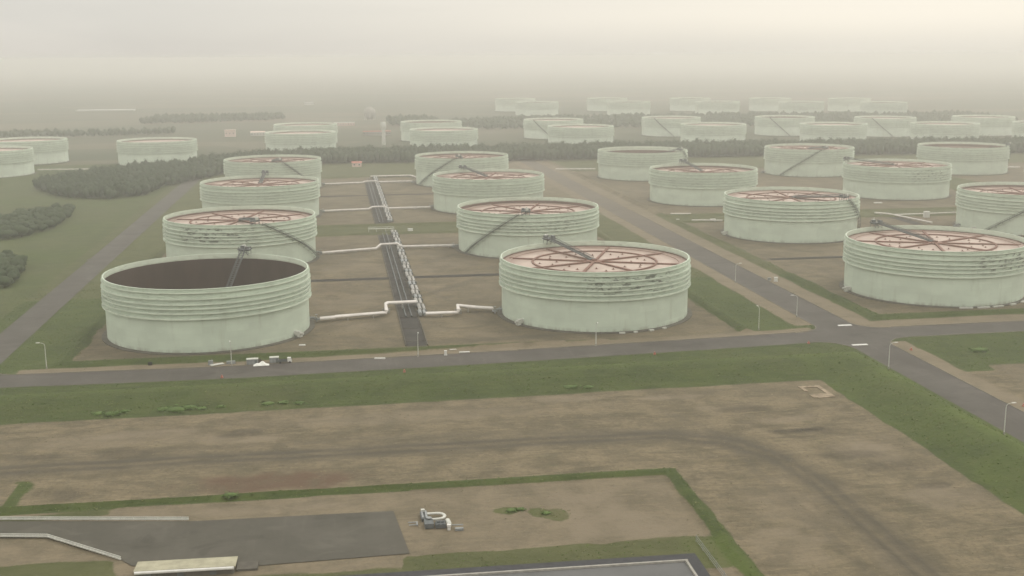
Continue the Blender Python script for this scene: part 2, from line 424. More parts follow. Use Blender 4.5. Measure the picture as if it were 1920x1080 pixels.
# --- tank yards (earth inside grassy dikes)
north = V > RV + HW
setc(north * 1.0, .85, G_)
def yard(u0, u1, v0, v1):
    m = rect(u0, u1, v0, v1, 1.5); setc(m, 0.04, G_)
    CLS[(U > u0) & (U < u1) & (V > v0) & (V < v1)] = 3
    d = np.maximum(np.maximum(u0 - U, U - u1), np.maximum(v0 - V, V - v1))
    return d
YARDS = [(-100, 160, 441, 736), (-100, 160, 784, 1098), (232, 506, 464, 752), (232, 506, 792, 1112), (560, 800, 464, 1112), (232, 420, 190, 379)]
dm = np.full(U.shape, 1e9)
for y in YARDS: dm = np.minimum(dm, yard(*y))
onroad = (np.abs(U - ROAD_B) < 8.5) | (np.abs(V - RV) < HW) | (np.abs(U - ROAD_C) < 8)
Z += 1.3 * band(dm, 2.0, 6.0, 2.0) * (~onroad) * (V > RV + HW + 6) * np.clip((np.abs(U - ROAD_B) - 9) / 4, 0, 1)
# dry verges beside the roads
for m, a in ((band(V + wob * .5, RV + HW, RV + HW + 6.5, 1.0) * (U > -118) * (U < 192), .8), (band(V + wob * .5, RV + HW, RV + HW + 12, 1.5) * (U > 216), .85),
             (band(U + wob * .5, 212.5, 222.5, 1.4) * north, .85), (band(U + wob * .5, 187, 195.5, 1.4) * (V > 450), .8),
             (band(U + wob * .5, 212.5, 220, 1.0) * (V < 418), .8)):
    setc(m, .10, G_); PA += .85 * m
LU += .25 * band(U, -127, -104, 2) * north * n15 + .3 * band(U, 166, 186, 2) * north * (V < 640) * n15
# drier ground further back and wear in the yards
setc(sst(V, 640, 1000) * band(U, 150, 232, 8) * north, .35, G_)
setc(band(V, 800, 1105, 6) * (U > 188) * (U < 232), .25, G_)
setc(sst(V, 700, 900) * (U < -150) * .5, .45, G_)
west = (U < -147)
PA += west * (.02 + .35 * n40); LU += .2 * west * (1 - n40)
PA += .55 * (V > 560) * (G_ > .5) * (~west)
setc((west & (V < 2000)) * (n40 > .68) * .3, .5, G_)
for (u0, v0, u1, v1, w, a) in ((-14, 470, 22, 530, 2, .4), (22, 455, -12, 465, 3, .3), (40, 560, 70, 460, 2.0, .35), (38, 540, 66, 575, 3, .35), (-12, 560, 20, 600, 3, .3), (40, 620, 70, 660, 3, .3), (-90, 445, 160, 452, 4, .25), (60, 448, 150, 470, 4, .3)):
    track([(u0, v0), (u1, v1)], w, a)
PA += .5 * (dm < 0) * sst(n15, .55, .8); DK += .18 * (dm < 0) * sst(n40, .5, .8); RE += .2 * (dm < 0) * sst(n15, .5, .2) * (U < 0)
TR += .25 * (dm < 0) * sst(n40, .55, .3)
DK += .4 * band(U, 231, 300, 3) * band(V, 604.5, 608, .8)
in_yard = (U > -135) & (U < 16) & (V > 244) & (V < 291)
Z[in_yard] = np.minimum(Z[in_yard], .0)
TR2 = np.zeros_like(TR)
for off in (-1.6, 1.6): track([(u + (off if i > 4 else 0), v + (off if i <= 5 else 0)) for i, (u, v) in enumerate(tp)], 1.3, .18, DK)
for off in (-5.5, -3.2): track([(95, 321 + off), (108, 313 + off), (116 + off, 298), (119 + off, 275), (119 + off, 195)], 1.1, .14, DK)
Z[Z < 0] = Z[Z < 0] * (dist_in[Z < 0] < -3)
Z += .06
Z[onroad & (dist_in > -1)] = np.minimum(Z, .0)[onroad & (dist_in > -1)] - .05

def build_terrain():
    ny, nx = U.shape
    co = np.stack([U, V, Z], -1).reshape(-1, 3)
    idx = np.arange(ny * nx).reshape(ny, nx)
    q = np.stack([idx[:-1, :-1], idx[:-1, 1:], idx[1:, 1:], idx[1:, :-1]], -1).reshape(-1, 4)
    cls = CLS[:-1, :-1].reshape(-1)
    mask = np.stack([G_, TR, PA, np.ones_like(G_)], -1).reshape(-1, 4).clip(0, 1).astype(np.float32)
    wear = np.stack([LU, RE, DK, np.ones_like(G_)], -1).reshape(-1, 4).clip(0, 1).astype(np.float32)
    for k, nm in enumerate(('grass_ground', 'grass_embankment', 'dirt_field', 'tank_yard_ground')):
        f = q[cls == k]; used, inv = np.unique(f, return_inverse=True); f = inv.reshape(-1, 4)
        me = bpy.data.meshes.new(nm)
        me.vertices.add(len(used)); me.vertices.foreach_set('co', co[used].astype(np.float32).ravel())
        me.loops.add(f.size); me.loops.foreach_set('vertex_index', f.ravel().astype(np.int32))
        me.polygons.add(len(f)); me.polygons.foreach_set('loop_start', np.arange(0, f.size, 4, dtype=np.int32))
        try: me.polygons.foreach_set('loop_total', np.full(len(f), 4, dtype=np.int32))
        except Exception: pass
        me.update(calc_edges=True)
        me.polygons.foreach_set('use_smooth', np.ones(len(f), dtype=bool))
        for nm2, arr in (('mask', mask), ('wear', wear)):
            at = me.color_attributes.new(nm2, 'FLOAT_COLOR', 'POINT'); at.data.foreach_set('color', arr[used].ravel())
        me.materials.append(M['ground']); me.update()
        o = bpy.data.objects.new(nm, me); COL.objects.link(o); tag(o, kind='structure')
build_terrain()

g = MB(); BIG = 17000
g.add([(-BIG, -3000, -.35), (BIG, -3000, -.35), (BIG, BIG, -.35), (-BIG, BIG, -.35)], [(0, 1, 2, 3)])
tag(g.build('ground', M['plain']), kind='structure')

# ------------------------------------------------------------------ roads
def strip(left, right, z):
    n = len(left); vs = [(x, y, z) for x, y in left] + [(x, y, z) for x, y in right]
    return vs, [(i, n + i, n + i + 1, i + 1) for i in range(n - 1)]
def rvf(u): return float(road_v(u))
ra = MB()
xs = list(np.arange(-600, 905, 12.0))
ra.add(*strip([(u, rvf(u) + HW) for u in xs], [(u, rvf(u) - HW) for u in xs], .03))
tag(ra.build('cross_road', M['road'], fix=True), kind='structure')
rbm = MB()
ys = [150, 250, 350, 424]
rbm.add(*strip([(ROAD_B - 8.3, y) for y in ys], [(ROAD_B + 8.3, y) for y in ys], .045))
ys = [424, 520, 700, 900, 1250]
rbm.add(*strip([(ROAD_B - 8.3, y) for y in ys], [(ROAD_B + 8.3, y) for y in ys], .045))
def fillet(mb, cx, cy, sx, sy, r, z):   # corner at (cx,cy); road lies towards (-sx,-sy)
    ox, oy = cx + sx * r, cy + sy * r
    arc = [(ox - sx * r * math.cos(t), oy - sy * r * math.sin(t)) for t in [PI / 2 * i / 8 for i in range(9)]]
    vs = [(cx - sx * .3, cy - sy * .3, z)] + [(x, y, z) for x, y in arc]
    mb.add(vs, [(0, i + 1, i + 2) for i in range(8)])
    return arc
arcs = []
for sx, sy, r in ((-1, 1, 10), (1, 1, 12), (1, -1, 12), (-1, -1, 14)):
    cx = ROAD_B + sx * 8.3; cy = rvf(cx) + sy * HW
    arcs.append(fillet(rbm, cx, cy, sx, sy, r, .13))
tag(rbm.build('side_road', M['dustroad'], fix=True), kind='structure')
rcm = MB()
ys = [rvf(-133), 520, 700, 900, 1150]
rcm.add(*strip([(ROAD_C - 6.8, y) for y in ys], [(ROAD_C + 6.8, y) for y in ys], .045))
arcs.append(fillet(rcm, ROAD_C + 6.8, rvf(-126) + HW, 1, 1, 9, .13))
rcm.add([(-240, 676, .04), (-139, 672, .04), (-139, 678, .04), (-240, 681, .04)], [(0, 1, 2, 3)])
tag(rcm.build('perimeter_road', M['road'], fix=True), kind='structure')
# kerbs along the road edges
kb = MB()
def kerb(pts, w=.28, h=.15):
    for a, b in zip(pts[:-1], pts[1:]): kb.beam((a[0], a[1], h / 2 + .01), (b[0], b[1], h / 2 + .01), w, h)
k0 = [(u, rvf(u) + HW + .2) for u in np.arange(-117, 186, 10.0)]
kerb(k0)
for a in arcs: kerb(a, .35)
kerb([(ROAD_B - 8.5, y) for y in (452, 600, 800)]); kerb([(ROAD_B + 8.5, y) for y in (455, 600, 800)])
kerb([(ROAD_B + 8.5, y) for y in (412, 300, 200)]); kerb([(u, rvf(u) + HW + .2) for u in range(226, 420, 12)])
kerb([(u, rvf(u) - HW - .2) for u in range(226, 420, 12)])
tag(kb.build('kerb', M['kerb']), kind='structure')
mk = MB()
for (x0, x1, y0, y1) in ((205.5, 211.5, 447.0, 449.0), (196.8, 203.2, 414.6, 416.4), (-126.5, -118.5, 407.8, 409.0)):
    mk.add([(x0, y0, .07), (x1, y0, .07), (x1, y1, .07), (x0, y1, .07)], [(0, 1, 2, 3)])
mk.add([(-128, 411, .07), (-127, 411, .07), (-123.5, 418, .07), (-124.5, 418, .07)], [(0, 1, 2, 3)])
tag(mk.build('road_marking', M['white']), kind='structure')

# asphalt yard bottom left
ya = MB()
P_ = [(-130, 288), (-85, 284.2), (-39, 276.6), (-36, 276.4), (11, 275), (13.4, 249), (-22, 248), (-48.5, 252.5), (-51.5, 256.3), (-71, 272), (-82, 274), (-130, 278)]
ya.add([(x, y, .22) for x, y in P_], [tuple(range(len(P_)))])
tag(ya.build('asphalt_yard', M['yard'], fix=True), kind='structure')

# ------------------------------------------------------------------ trenches, ditches
def slot(name, x0, x1, y0, y1, mat=M['trench'], z=.16, lab=None):
    m_ = MB(); m_.add([(x0, y0, z), (x1, y0, z), (x1, y1, z), (x0, y1, z)], [(0, 1, 2, 3)])
    return tag(m_.build(name, mat), kind='structure')
slot('pipe_trench_floor', 24.8, 32.5, 443, 748); slot('pipe_trench_floor', 24.8, 32.5, 788, 1074)
for x0, x1, y0, y1 in ((-46, 24.2, 584.5, 590.5), (33.2, 106, 585, 591), (-46, 24.2, 951, 958), (33.2, 106, 952, 959), (236, 300, 603, 608.5)):
    slot('drainage_ditch', x0, x1, y0, y1, M['ditch'], .17)
for y0, y1, lab in ((443, 748, 'low concrete kerb walls edging the nearer dark pipe trench'), (788, 1074, 'low concrete kerb walls edging the farther dark pipe trench')):
    w = MB()
    for x in (24.4, 32.9): w.box((x, (y0 + y1) / 2, .4), (.35, y1 - y0, .6))
    for k in range(int((y1 - y0) / 22)): w.box((28.65, y0 + 8 + 22 * k, .25), (8.1, .3, .12))
    tag(w.build('trench_wall', M['darkconc']), lab, 'trench wall')

# ------------------------------------------------------------------ tanks
HT = 25.3
def wall_paint(o, ang, amt):
    o['soot_angle'] = float(ang); o['soot_amount'] = float(amt)
def mesh_ring(depth, w, fh):
    z1 = HT - depth; m_ = MB()
    m_.lathe([(41.03, z1 + fh - .12), (41.0 + w, z1 + fh - .12), (41.0 + w, z1 + fh + .06), (41.06 + w, z1 + fh + .06), (41.06 + w, z1), (41.0 + w - .05, z1), (41.0 + w - .05, z1 + fh - .25), (41.03, z1 + fh - .25)], 120, closed=True)
    return m_
RINGS = [(1.7, .85, .45), (4.1, 1.1, .5), (6.2, 1.1, .5), (7.9, 1.1, .5), (9.8, 1.1, .5), (11.9, 1.2, .6)]
_proto = {}
def shell_mesh(zr, band=2.4):
    m_ = MB()
    prof = [(43.2, -.2), (43.2, .35), (41.02, .4), (41.0, .4), (41.0, HT - .25), (41.35, HT - .25), (41.35, HT), (40.9, HT), (40.9, HT - band), (40.88, zr - .5)]
    m_.lathe(prof, 128, mi=[2, 2, 2, 0, 0, 0, 0, 0, 1])
    return m_
def roof_mesh():
    m_ = MB(); m_.lathe([(40.6, -.3), (40.6, .25), (37.0, .35), (36.9, 0), (18, -.12), (.01, -.15)], 96); return m_
def rib_mesh(k):
    a = PI / 8 + k * PI / 4; m_ = MB(); ca, sa = math.cos(a), math.sin(a)
    m_.beam((2.0 * ca, 2.0 * sa, .22), (38.6 * ca, 38.6 * sa, .28), 1.1, .6); return m_
def stair_mesh(a_top, a_bot, z_top=HT + .1, z_bot=.5, n=30):
    m_ = MB(); prev = None; ro = 41.9; ri = 41.15 + .7
    ri = 41.75; ro = 43.0
    for i in range(n):
        t0, t1 = i / n, (i + 1) / n
        A0, A1 = a_top + (a_bot - a_top) * t0, a_top + (a_bot - a_top) * t1
        z0, z1 = z_top + (z_bot - z_top) * t0, z_top + (z_bot - z_top) * t1
        for r in (ri, ro):
            m_.beam((r * math.cos(A0), r * math.sin(A0), z0), (r * math.cos(A1), r * math.sin(A1), z1), .1, .45)
            m_.beam((r * math.cos(A0), r * math.sin(A0), z0 + 1.1), (r * math.cos(A1), r * math.sin(A1), z1 + 1.1), .09, .12)
            m_.beam((r * math.cos(A0), r * math.sin(A0), z0), (r * math.cos(A0), r * math.sin(A0), z0 + 1.1), .08, .08)
        for s in range(2):
            t = t0 + (s + .5) / n / 2; A = a_top + (a_bot - a_top) * t; z = z_top + (z_bot - z_top) * t
            m_.beam((ri * math.cos(A), ri * math.sin(A), z), (ro * math.cos(A), ro * math.sin(A), z), .55, .06)
        if i % 3 == 0:
            m_.beam((41.0 * math.cos(A0), 41.0 * math.sin(A0), max(.4, z0 - 1.4)), (ro * math.cos(A0), ro * math.sin(A0), z0 - .2), .15, .15)
    return m_
def platform_mesh(a, tall=3.4):
    m_ = MB(); ca, sa = math.cos(a), math.sin(a); R3 = Matrix.Rotation(a, 3, 'Z')
    def P(x, y, z): v = R3 @ Vector((x, y, 0)); return (v.x, v.y, z)
    z0 = HT + tall - 1.3
    m_.box(P(40.6, 0, z0), (4.2, 5.6, .3), a)
    for x in (38.9, 42.3):
        for y in (-2.2, 0, 2.2):
            m_.beam(P(x, y, HT - .3 if x > 40 else z0 - 2.6), P(x, y, z0 + 1.2), .22, .22)
    for z in (z0 + .6, z0 + 1.15):
        for y in (-2.2, 2.2): m_.beam(P(38.9, y, z), P(42.3, y, z), .12, .12)
        m_.beam(P(42.3, -2.2, z), P(42.3, 2.2, z), .12, .12)
    m_.beam(P(38.9, -2.2, z0 - 2.4), P(42.3, 2.2, z0 - .2), .2, .2); m_.beam(P(42.3, -2.2, z0 - 2.4), P(38.9, 2.2, z0 - .2), .2, .2)
    m_.box(P(41.3, 1.2, z0 + .75), (1.2, 1.6, 1.3), a); m_.box(P(39.6, -1.4, z0 + .7), (1.6, 1.2, 1.1), a)
    m_.box(P(40.6, 0, z0 - .5), (3.0, 4.4, .5), a)
    return m_
def ladder_mesh(a, zr, tall=3.4):
    m_ = MB(); ca, sa = math.cos(a), math.sin(a); z0 = HT + tall - 1.5
    drop = z0 - zr - .8; L = 39.5
    run = math.sqrt(max(L * L - drop * drop, 400)); r1 = 38.9 - run * .93
    p0 = Vector((38.9 * ca, 38.9 * sa, z0)); p1 = Vector((r1 * ca, r1 * sa, zr + .8))
    side = Vector((-sa, ca, 0))
    for s in (-.95, .95):
        m_.beam(p0 + side * s, p1 + side * s, .18, .5)
        m_.beam(p0 + side * s + Vector((0, 0, 1.2)), p1 + side * s + Vector((0, 0, 1.2)), .12, .14)
    n = 34
    for i in range(n + 1):
        q = p0.lerp(p1, i / n)
        m_.beam(q - side * .9, q + side * .9, .95, .09)
        for s in (-.95, .95):
            m_.beam(q + side * s, q + side * s + Vector((0, 0, 1.2)), .08, .08)
            if i < n:
                q2 = p0.lerp(p1, (i + 1) / n); m_.beam(q + side * s, q2 + side * s + Vector((0, 0, 1.2)), .09, .09)
    m_.box(tuple(p1), (1.8, 3.0, .8), a)
    return m_, p1
def handrail_mesh():
    m_ = MB()
    for z in (.55, 1.1): m_.lathe([(41.62, HT - 1.25 + z - .03), (41.68, HT - 1.25 + z - .03), (41.68, HT - 1.25 + z + .03), (41.62, HT - 1.25 + z + .03)], 96, closed=True)
    for k in range(72):
        a = 2 * PI * k / 72; m_.beam((41.65 * math.cos(a), 41.65 * math.sin(a), HT - 1.3), (41.65 * math.cos(a), 41.65 * math.sin(a), HT - .1), .07, .07)
    return m_
def nozzle_mesh(a):
    m_ = MB(); R3 = Matrix.Rotation(a, 3, 'Z')
    def P(x, y, z): v = R3 @ Vector((x, y, 0)); return (v.x, v.y, z)
    m_.tube([P(40.9, 0, 2.0), P(43.2, 0, 2.0), P(43.3, 0, 1.2), P(45.5, 0, 1.2)], .55, 12)
    m_.tube([P(42.2, 0, 2.0), P(42.35, 0, 2.0)], .95, 14)
    m_.box(P(44.2, 0, 1.2), (.5, 1.9, 1.9), a); m_.beam(P(44.2, 0, 2.1), P(44.2, 0, 3.2), .2, .2); m_.box(P(44.2, 0, 3.25), (1.1, 1.1, .12), a)
    return m_
def mixer_mesh(a):
    m_ = MB(); R3 = Matrix.Rotation(a, 3, 'Z')
    def P(x, y, z): v = R3 @ Vector((x, y, 0)); return (v.x, v.y, z)
    m_.tube([P(40.9, 0, 1.9), P(41.5, 0, 1.9)], 1.1, 14); m_.box(P(42.6, 0, 1.9), (2.2, 1.5, 1.6), a)
    m_.tube([P(43.7, 0, 1.9), P(45.0, 0, 1.9)], .55, 12); m_.box(P(43.2, 0, .75), (1.6, 1.8, .9), a)
    return m_

RINGM = {}
def linkmesh(name, me, parent, wear=None):
    o = bpy.data.objects.new(name, me); COL.objects.link(o); o.parent = parent
    if wear: wall_paint(o, *wear)
    return o
def cached(key, fn, mats, smooth=False, fix=False):
    if key not in RINGM:
        t = fn().build(key, mats, None, smooth, fix); RINGM[key] = t.data; bpy.data.objects.remove(t)
    return RINGM[key]
D = math.radians
def add_tank(name, c, label, group, plat=None, stair=None, roof_depth=3.2, soot=(0, 0), rot=0.0, detail=2, nozzle=None, mixer=None, ladder=True, ladder_aim=None):
    t = empty('storage_tank', (c[0], c[1], 0.0)); tag(t, label, 'storage tank', group)
    zr = HT - roof_depth
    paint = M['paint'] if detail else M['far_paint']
    band = 3.6 if 8 < roof_depth < 10 else 2.2
    key = 'shell_%d_%.1f' % (detail, roof_depth)
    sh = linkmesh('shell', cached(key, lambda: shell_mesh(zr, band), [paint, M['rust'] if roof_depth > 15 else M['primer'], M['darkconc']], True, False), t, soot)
    for i, (d_, w, fh) in enumerate(RINGS):
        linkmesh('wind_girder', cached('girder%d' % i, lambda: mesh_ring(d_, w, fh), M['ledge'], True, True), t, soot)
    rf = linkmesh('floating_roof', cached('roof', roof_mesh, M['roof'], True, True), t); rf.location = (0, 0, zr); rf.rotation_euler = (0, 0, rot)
    if detail >= 1:
        for k in range(8): linkmesh('roof_rib', cached('rib%d' % k, lambda: rib_mesh(k), M['rib']), rf)
        linkmesh('ring_rib', cached('ringrib', lambda: ring(), M['rib'], False, True), rf)
        linkmesh('hub', cached('hub', lambda: hub(), M['rib'], False, True), rf)
    if detail >= 2:
        for k in range(24):
            a = PI / 4 * (k // 3) + (0.0, -.17, .2)[k % 3]; r = (23.5, 17, 20.5)[k % 3] + rs.uniform(-1, 1)
            s_ = linkmesh('leg_sleeve', cached('sleeve', lambda: sleeve(), M['rib'], False, True), rf); s_.location = (r * math.cos(a), r * math.sin(a), -.1)
        linkmesh('handrail', cached('handrail', handrail_mesh, M['ledge']), t)
    if plat is not None:
        linkmesh('gauge_platform', platform_mesh_cached(plat), t)
        if ladder:
            m_, p1 = ladder_mesh(plat, zr); m_.build('rolling_ladder', M['steel'], t)
        s_ = linkmesh('winch_housing', cached('winch', lambda: winch(), M['pale'], False, True), t)
        s_.location = (42.0 * math.cos(plat + .02), 42.0 * math.sin(plat + .02), HT + 2.3); s_.rotation_euler = (0, 0, plat)
    if stair is not None:
        stair_mesh(*stair).build('staircase', M['stair'], t)
    if nozzle is not None:
        nozzle_mesh(nozzle).build('inlet_nozzle', M['greypipe'], t, fix=True)
    if mixer is not None:
        for a in (mixer if isinstance(mixer, (list, tuple)) else [mixer]): mixer_mesh(a).build('side_mixer', M['pale'], t, fix=True)
    return t
def platform_mesh_cached(a):
    t = platform_mesh(a).build('platform', M['steel']); me = t.data; bpy.data.objects.remove(t); return me
def ring():
    m_ = MB(); pts = [(27.4 * math.cos(2 * PI * i / 32), 27.4 * math.sin(2 * PI * i / 32)) for i in range(33)]
    for a, b in zip(pts[:-1], pts[1:]): m_.beam((*a, .24), (*b, .24), .85, .56)
    return m_
def hub():
    m_ = MB(); m_.lathe([(3.4, -.1), (3.4, .55), (2.8, .6), (.01, .6)], 16); m_.box((0, 0, .9), (2.2, 1.4, .7)); return m_
def sleeve():
    m_ = MB(); m_.tube([(0, 0, 0), (0, 0, .55)], .28, 8); m_.box((0, 0, .03), (1.3, 1.3, .08)); return m_
def winch():
    m_ = MB(); m_.box((0, 0, .7), (1.3, 1.6, 1.4)); m_.tube([(0, -.4, 1.4), (0, -.4, 2.2)], .18, 8); return m_

GA = 'tanks in the near left block'; GB = 'tanks in the near right block'; GC = 'hazy tanks behind the tree belt'; GD = 'faintest tanks on the foggy horizon'
add_tank('T1', (-54.7, 487.1), 'pale green tank at front left with its roof sunk so only dark brown inside shows', GA, plat=D(72), roof_depth=21.5, soot=(D(-100), .1), rot=.1, nozzle=D(8), mixer=D(-30))
add_tank('T2', (110.9, 492.8), 'pale green tank with pink ribbed roof standing front centre beside the white pipe', GA, plat=D(109), roof_depth=2.9, soot=(D(-80), .95), rot=0.0, nozzle=D(176), mixer=D(-150))
add_tank('T3', (-54.5, 660.8), 'tank directly behind the open dark tank, sooty girders, stair on its right', GA, plat=D(-75), stair=(D(-70), D(-6)), roof_depth=3.3, soot=(D(-105), .95), rot=.12, nozzle=D(8))
add_tank('T4', (110.6, 671.5), 'tank behind the front centre pink roofed tank, stair down its left', GA, plat=D(-101), stair=(D(-106), D(-158)), roof_depth=3.9, soot=(D(-85), .45), rot=.05, nozzle=D(174))
add_tank('T5', (-54.7, 846.0), 'third tank back in the far left column, ladder rising over its back rim', GA, plat=D(88), roof_depth=3.0, soot=(D(-90), .2), rot=.3, nozzle=D(8))
add_tank('T6', (111.7, 859.5), 'third tank back right of the pipe trench, dark ladder at its back rim', GA, plat=D(112), roof_depth=2.8, soot=(D(-90), .2), rot=.1, nozzle=D(174))
add_tank('T7', (-55.1, 1033.2), 'rearmost tank of the far left column, partly hidden, just before the tree belt', GA, plat=D(-80), stair=(D(-76), D(-30)), roof_depth=3.0, soot=(D(-90), .2), rot=.2, nozzle=D(8))
add_tank('T8', (110.8, 1036.5), 'rearmost tank right of the pipe trench with a long stair down its left side', GA, plat=D(-100), stair=(D(-104), D(-160)), roof_depth=3.6, soot=(D(-90), .1), rot=.1, nozzle=D(174))
add_tank('R1', (282.0, 512.3), 'big front tank at right edge with pink ribbed roof and black soot marks', GB, plat=D(106), roof_depth=2.8, soot=(D(-62), .95), rot=.05, nozzle=D(10), mixer=[D(178)])
add_tank('R2', (283.0, 695.0), 'tank right of the side road, dark ladder crossing its near rim to the right', GB, plat=D(-62), stair=(D(-58), D(-12)), roof_depth=2.6, soot=(D(-90), .1), rot=.3, nozzle=D(8), mixer=[D(180)])
add_tank('R3', (282.7, 873.3), 'third tank back along the side road with small white topped mast on back rim', GB, plat=D(96), roof_depth=3.6, soot=(D(-90), .15), rot=.2, nozzle=D(8))
add_tank('R4', (282.8, 1056.8), 'rearmost tank beside the side road, green inner wall showing and roof sunk low', GB, plat=D(-48), stair=(D(-44), D(0)), roof_depth=9.0, soot=(D(-90), .1), rot=0, ladder=True, nozzle=D(8))
add_tank('R5', (442.1, 693.1), 'tank cut by the right edge with diagonal stair, behind the big front right tank', GB, plat=D(-95), stair=(D(-100), D(-155)), roof_depth=3.6, soot=(D(-90), .2), rot=.1, nozzle=D(172), mixer=[D(-165)])
add_tank('R6', (446.4, 879.3), 'middle right tank with reddish ribbed roof and one dark patch under its rim', GB, plat=D(140), roof_depth=2.3, soot=(D(-70), .7), rot=.1, nozzle=D(172))
add_tank('R7', (446.6, 1057.3), 'rearmost tank with reddish roof and stair slanting down left, right of centre', GB, plat=D(-92), stair=(D(-97), D(-150)), roof_depth=2.4, soot=(D(-90), .1), rot=.1, nozzle=D(172))
add_tank('R8', (597.2, 1044.4), 'pale plain tank near right edge, rearmost before the tree belt, flat bright rim', GB, plat=D(-42), stair=(D(-40), D(0)), roof_depth=5.0, soot=(D(-90), .1), detail=1, ladder=False)
add_tank('R9', (611.5, 885.0), 'tank mostly cut off by the right edge of view, only its left side seen', GB, plat=D(-95), stair=(D(-100), D(-150)), roof_depth=3.2, soot=(D(-90), .1), detail=1, ladder=False)
far = [
 (-191, 1302, 'lone hazy tank at left, standing just behind the tree clump', GC, 3, None),
 (-335, 1345, 'hazy tank at left edge, the farther and higher of the two there', GC, 3, None),
 (-338, 1205, 'hazy tank cut by the left edge, the nearer and lower of the two there', GC, 3, None),
 (-41, 1402, 'hazy tank above the tree belt behind the far left column, nearer of that pair', GC, 3, None),
 (-39, 1569, 'hazy tank seen just above another behind the far left column, farther of that pair', GC, 3, None),
 (130, 1418, 'nearer hazy tank of the pair behind the second column', GC, 3, None),
 (129, 1590, 'farther hazy tank of the pair behind the second column', GC, 4, None),
 (305, 1440, 'nearer hazy tank of the pair left of the dark horizon wood centre', GC, 3, None),
 (300, 1600, 'farther hazy tank of the centre pair with stair slanting down to the right', GC, 3, -1),
 (478, 1440, 'nearer hazy tank of the pair right of centre', GC, 3, None),
 (472, 1610, 'farther hazy tank of the pair right of centre, slanting stair on its left', GC, 3, -1),
 (626, 1408, 'nearer hazy tank of the pair above the reddish roofed rear tank', GC, 3, None),
 (631, 1585, 'farther hazy tank of the pair above the reddish roofed rear tank', GC, 4, -1),
 (765, 1385, 'nearer hazy tank of the pair left of the plain pale rear tank', GC, 3, None),
 (758, 1535, 'farther hazy tank of the pair left of the plain pale rear tank', GC, 3, -1),
 (897, 1521, 'hazy tank standing above the plain pale rear tank near right edge', GC, 3, None),
 (900, 1375, 'hazy tank cut by the right edge behind the tree belt', GC, 3, None),
]
def at_dist(px, dist):
    phi = math.atan2(81, 539); a = math.atan((px - 960) / 2173.9) + phi
    return dist * math.sin(a), dist * math.cos(a)
for i, (p1, p2, lab) in enumerate(((1008, 968, 'leftmost'), (1178, 1138, 'second from left'), (1343, 1292, 'middle'), (1498, 1440, 'second from right'), (1651, 1587, 'rightmost'))):
    u1, v1 = at_dist(p1, 2250); u2, v2 = at_dist(p2, 2430)
    far.append((u1, v1, 'nearer faint tank of the %s pair on the foggy horizon' % lab, GD, 3, None))
    far.append((u2, v2, 'farther faint tank of the %s pair on the foggy horizon' % lab, GD, 3, None))
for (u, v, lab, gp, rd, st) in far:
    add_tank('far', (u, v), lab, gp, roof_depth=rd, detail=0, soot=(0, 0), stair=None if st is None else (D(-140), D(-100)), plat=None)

# ------------------------------------------------------------------ pipelines
def pipeline(name, segs, r, label, group, supports=8.0, zr=1.5, mat='pipe', pair=None):
    root = empty(name, (segs[0][0][0], segs[0][0][1], 0)); tag(root, label, 'pipeline', group)
    o0 = Vector(root.location)
    for sgm in segs:
        offs = [0] if not pair else [-pair / 2, pair / 2]
        for o_ in offs:
            m_ = MB(); m_.tube([Vector(p) - o0 + Vector((0, o_, 0)) for p in sgm], r, 12)
            m_.build('pipe', M[mat], root, smooth=True)
        for a, b in zip(sgm[:-1], sgm[1:]):
            a = Vector(a); b = Vector(b); L = (b - a).length
            if L < supports: continue
            n = int(L / supports)
            for k in range(n):
                p = a.lerp(b, (k + .5) / n) - o0
                m_ = MB(); w = (pair or 0) + 2.2 * r + .6
                along_x = abs(b.x - a.x) > abs(b.y - a.y)
                dd = (.5, w, max(.2, p.z - r)) if along_x else (w, .5, max(.2, p.z - r))
                m_.box((p.x, p.y, (p.z - r) / 2), dd); m_.build('pipe_support', M['conc'], root)
    return root
GP = 'white pipelines crossing the tank yard'
pipeline('pipeline', [[(-9.5, 492.5, 1.6), (-3, 494, 1.6)], [(-3, 494.5, 1.7), (19, 499, 1.7), (19.3, 499, 2.8), (19.5, 512, 2.8), (20.5, 514, 2.8), (33.5, 514.5, 2.8)]], .62,
         'thick white pipe with a stepped jog leaving the open dark tank', GP, pair=1.5)
pipeline('pipeline', [[(36, 494, 1.7), (50, 494, 1.7), (50.5, 494, 3.0), (51, 502, 3.0), (60, 501.5, 1.9), (66.5, 499, 1.8)]], .62,
         'thick white pipe with a small jog reaching the front centre tank', GP, pair=1.3)
pipeline('pipeline', [[(-10, 666, 1.4), (21, 676, 1.4), (24, 680, 3.0), (34, 682, 3.0), (36, 680, 1.4), (68, 679, 1.4)]], .75,
         'white pipe humped over the trench between the second row tanks', GP)
pipeline('pipeline', [[(-11, 853, 1.4), (22, 858, 1.4), (25, 860, 2.6), (34, 860, 2.6), (36, 859, 1.4), (68, 860, 1.4)]], .75,
         'white pipe crossing the trench between the third row tanks', GP)
pipeline('pipeline', [[(-11, 1038, 1.4), (22, 1044, 1.4), (25, 1046, 2.2), (34, 1047, 2.2), (36, 1046, 1.4), (67, 1047, 1.4)]], .75,
         'white pipe crossing the trench between the rearmost tanks', GP)
pipeline('pipeline', [[(31, 1098, 1.4), (69, 1099, 1.4), (76, 1070, 1.4)]], .7, 'white pipe running along the back edge of the yard', GP)
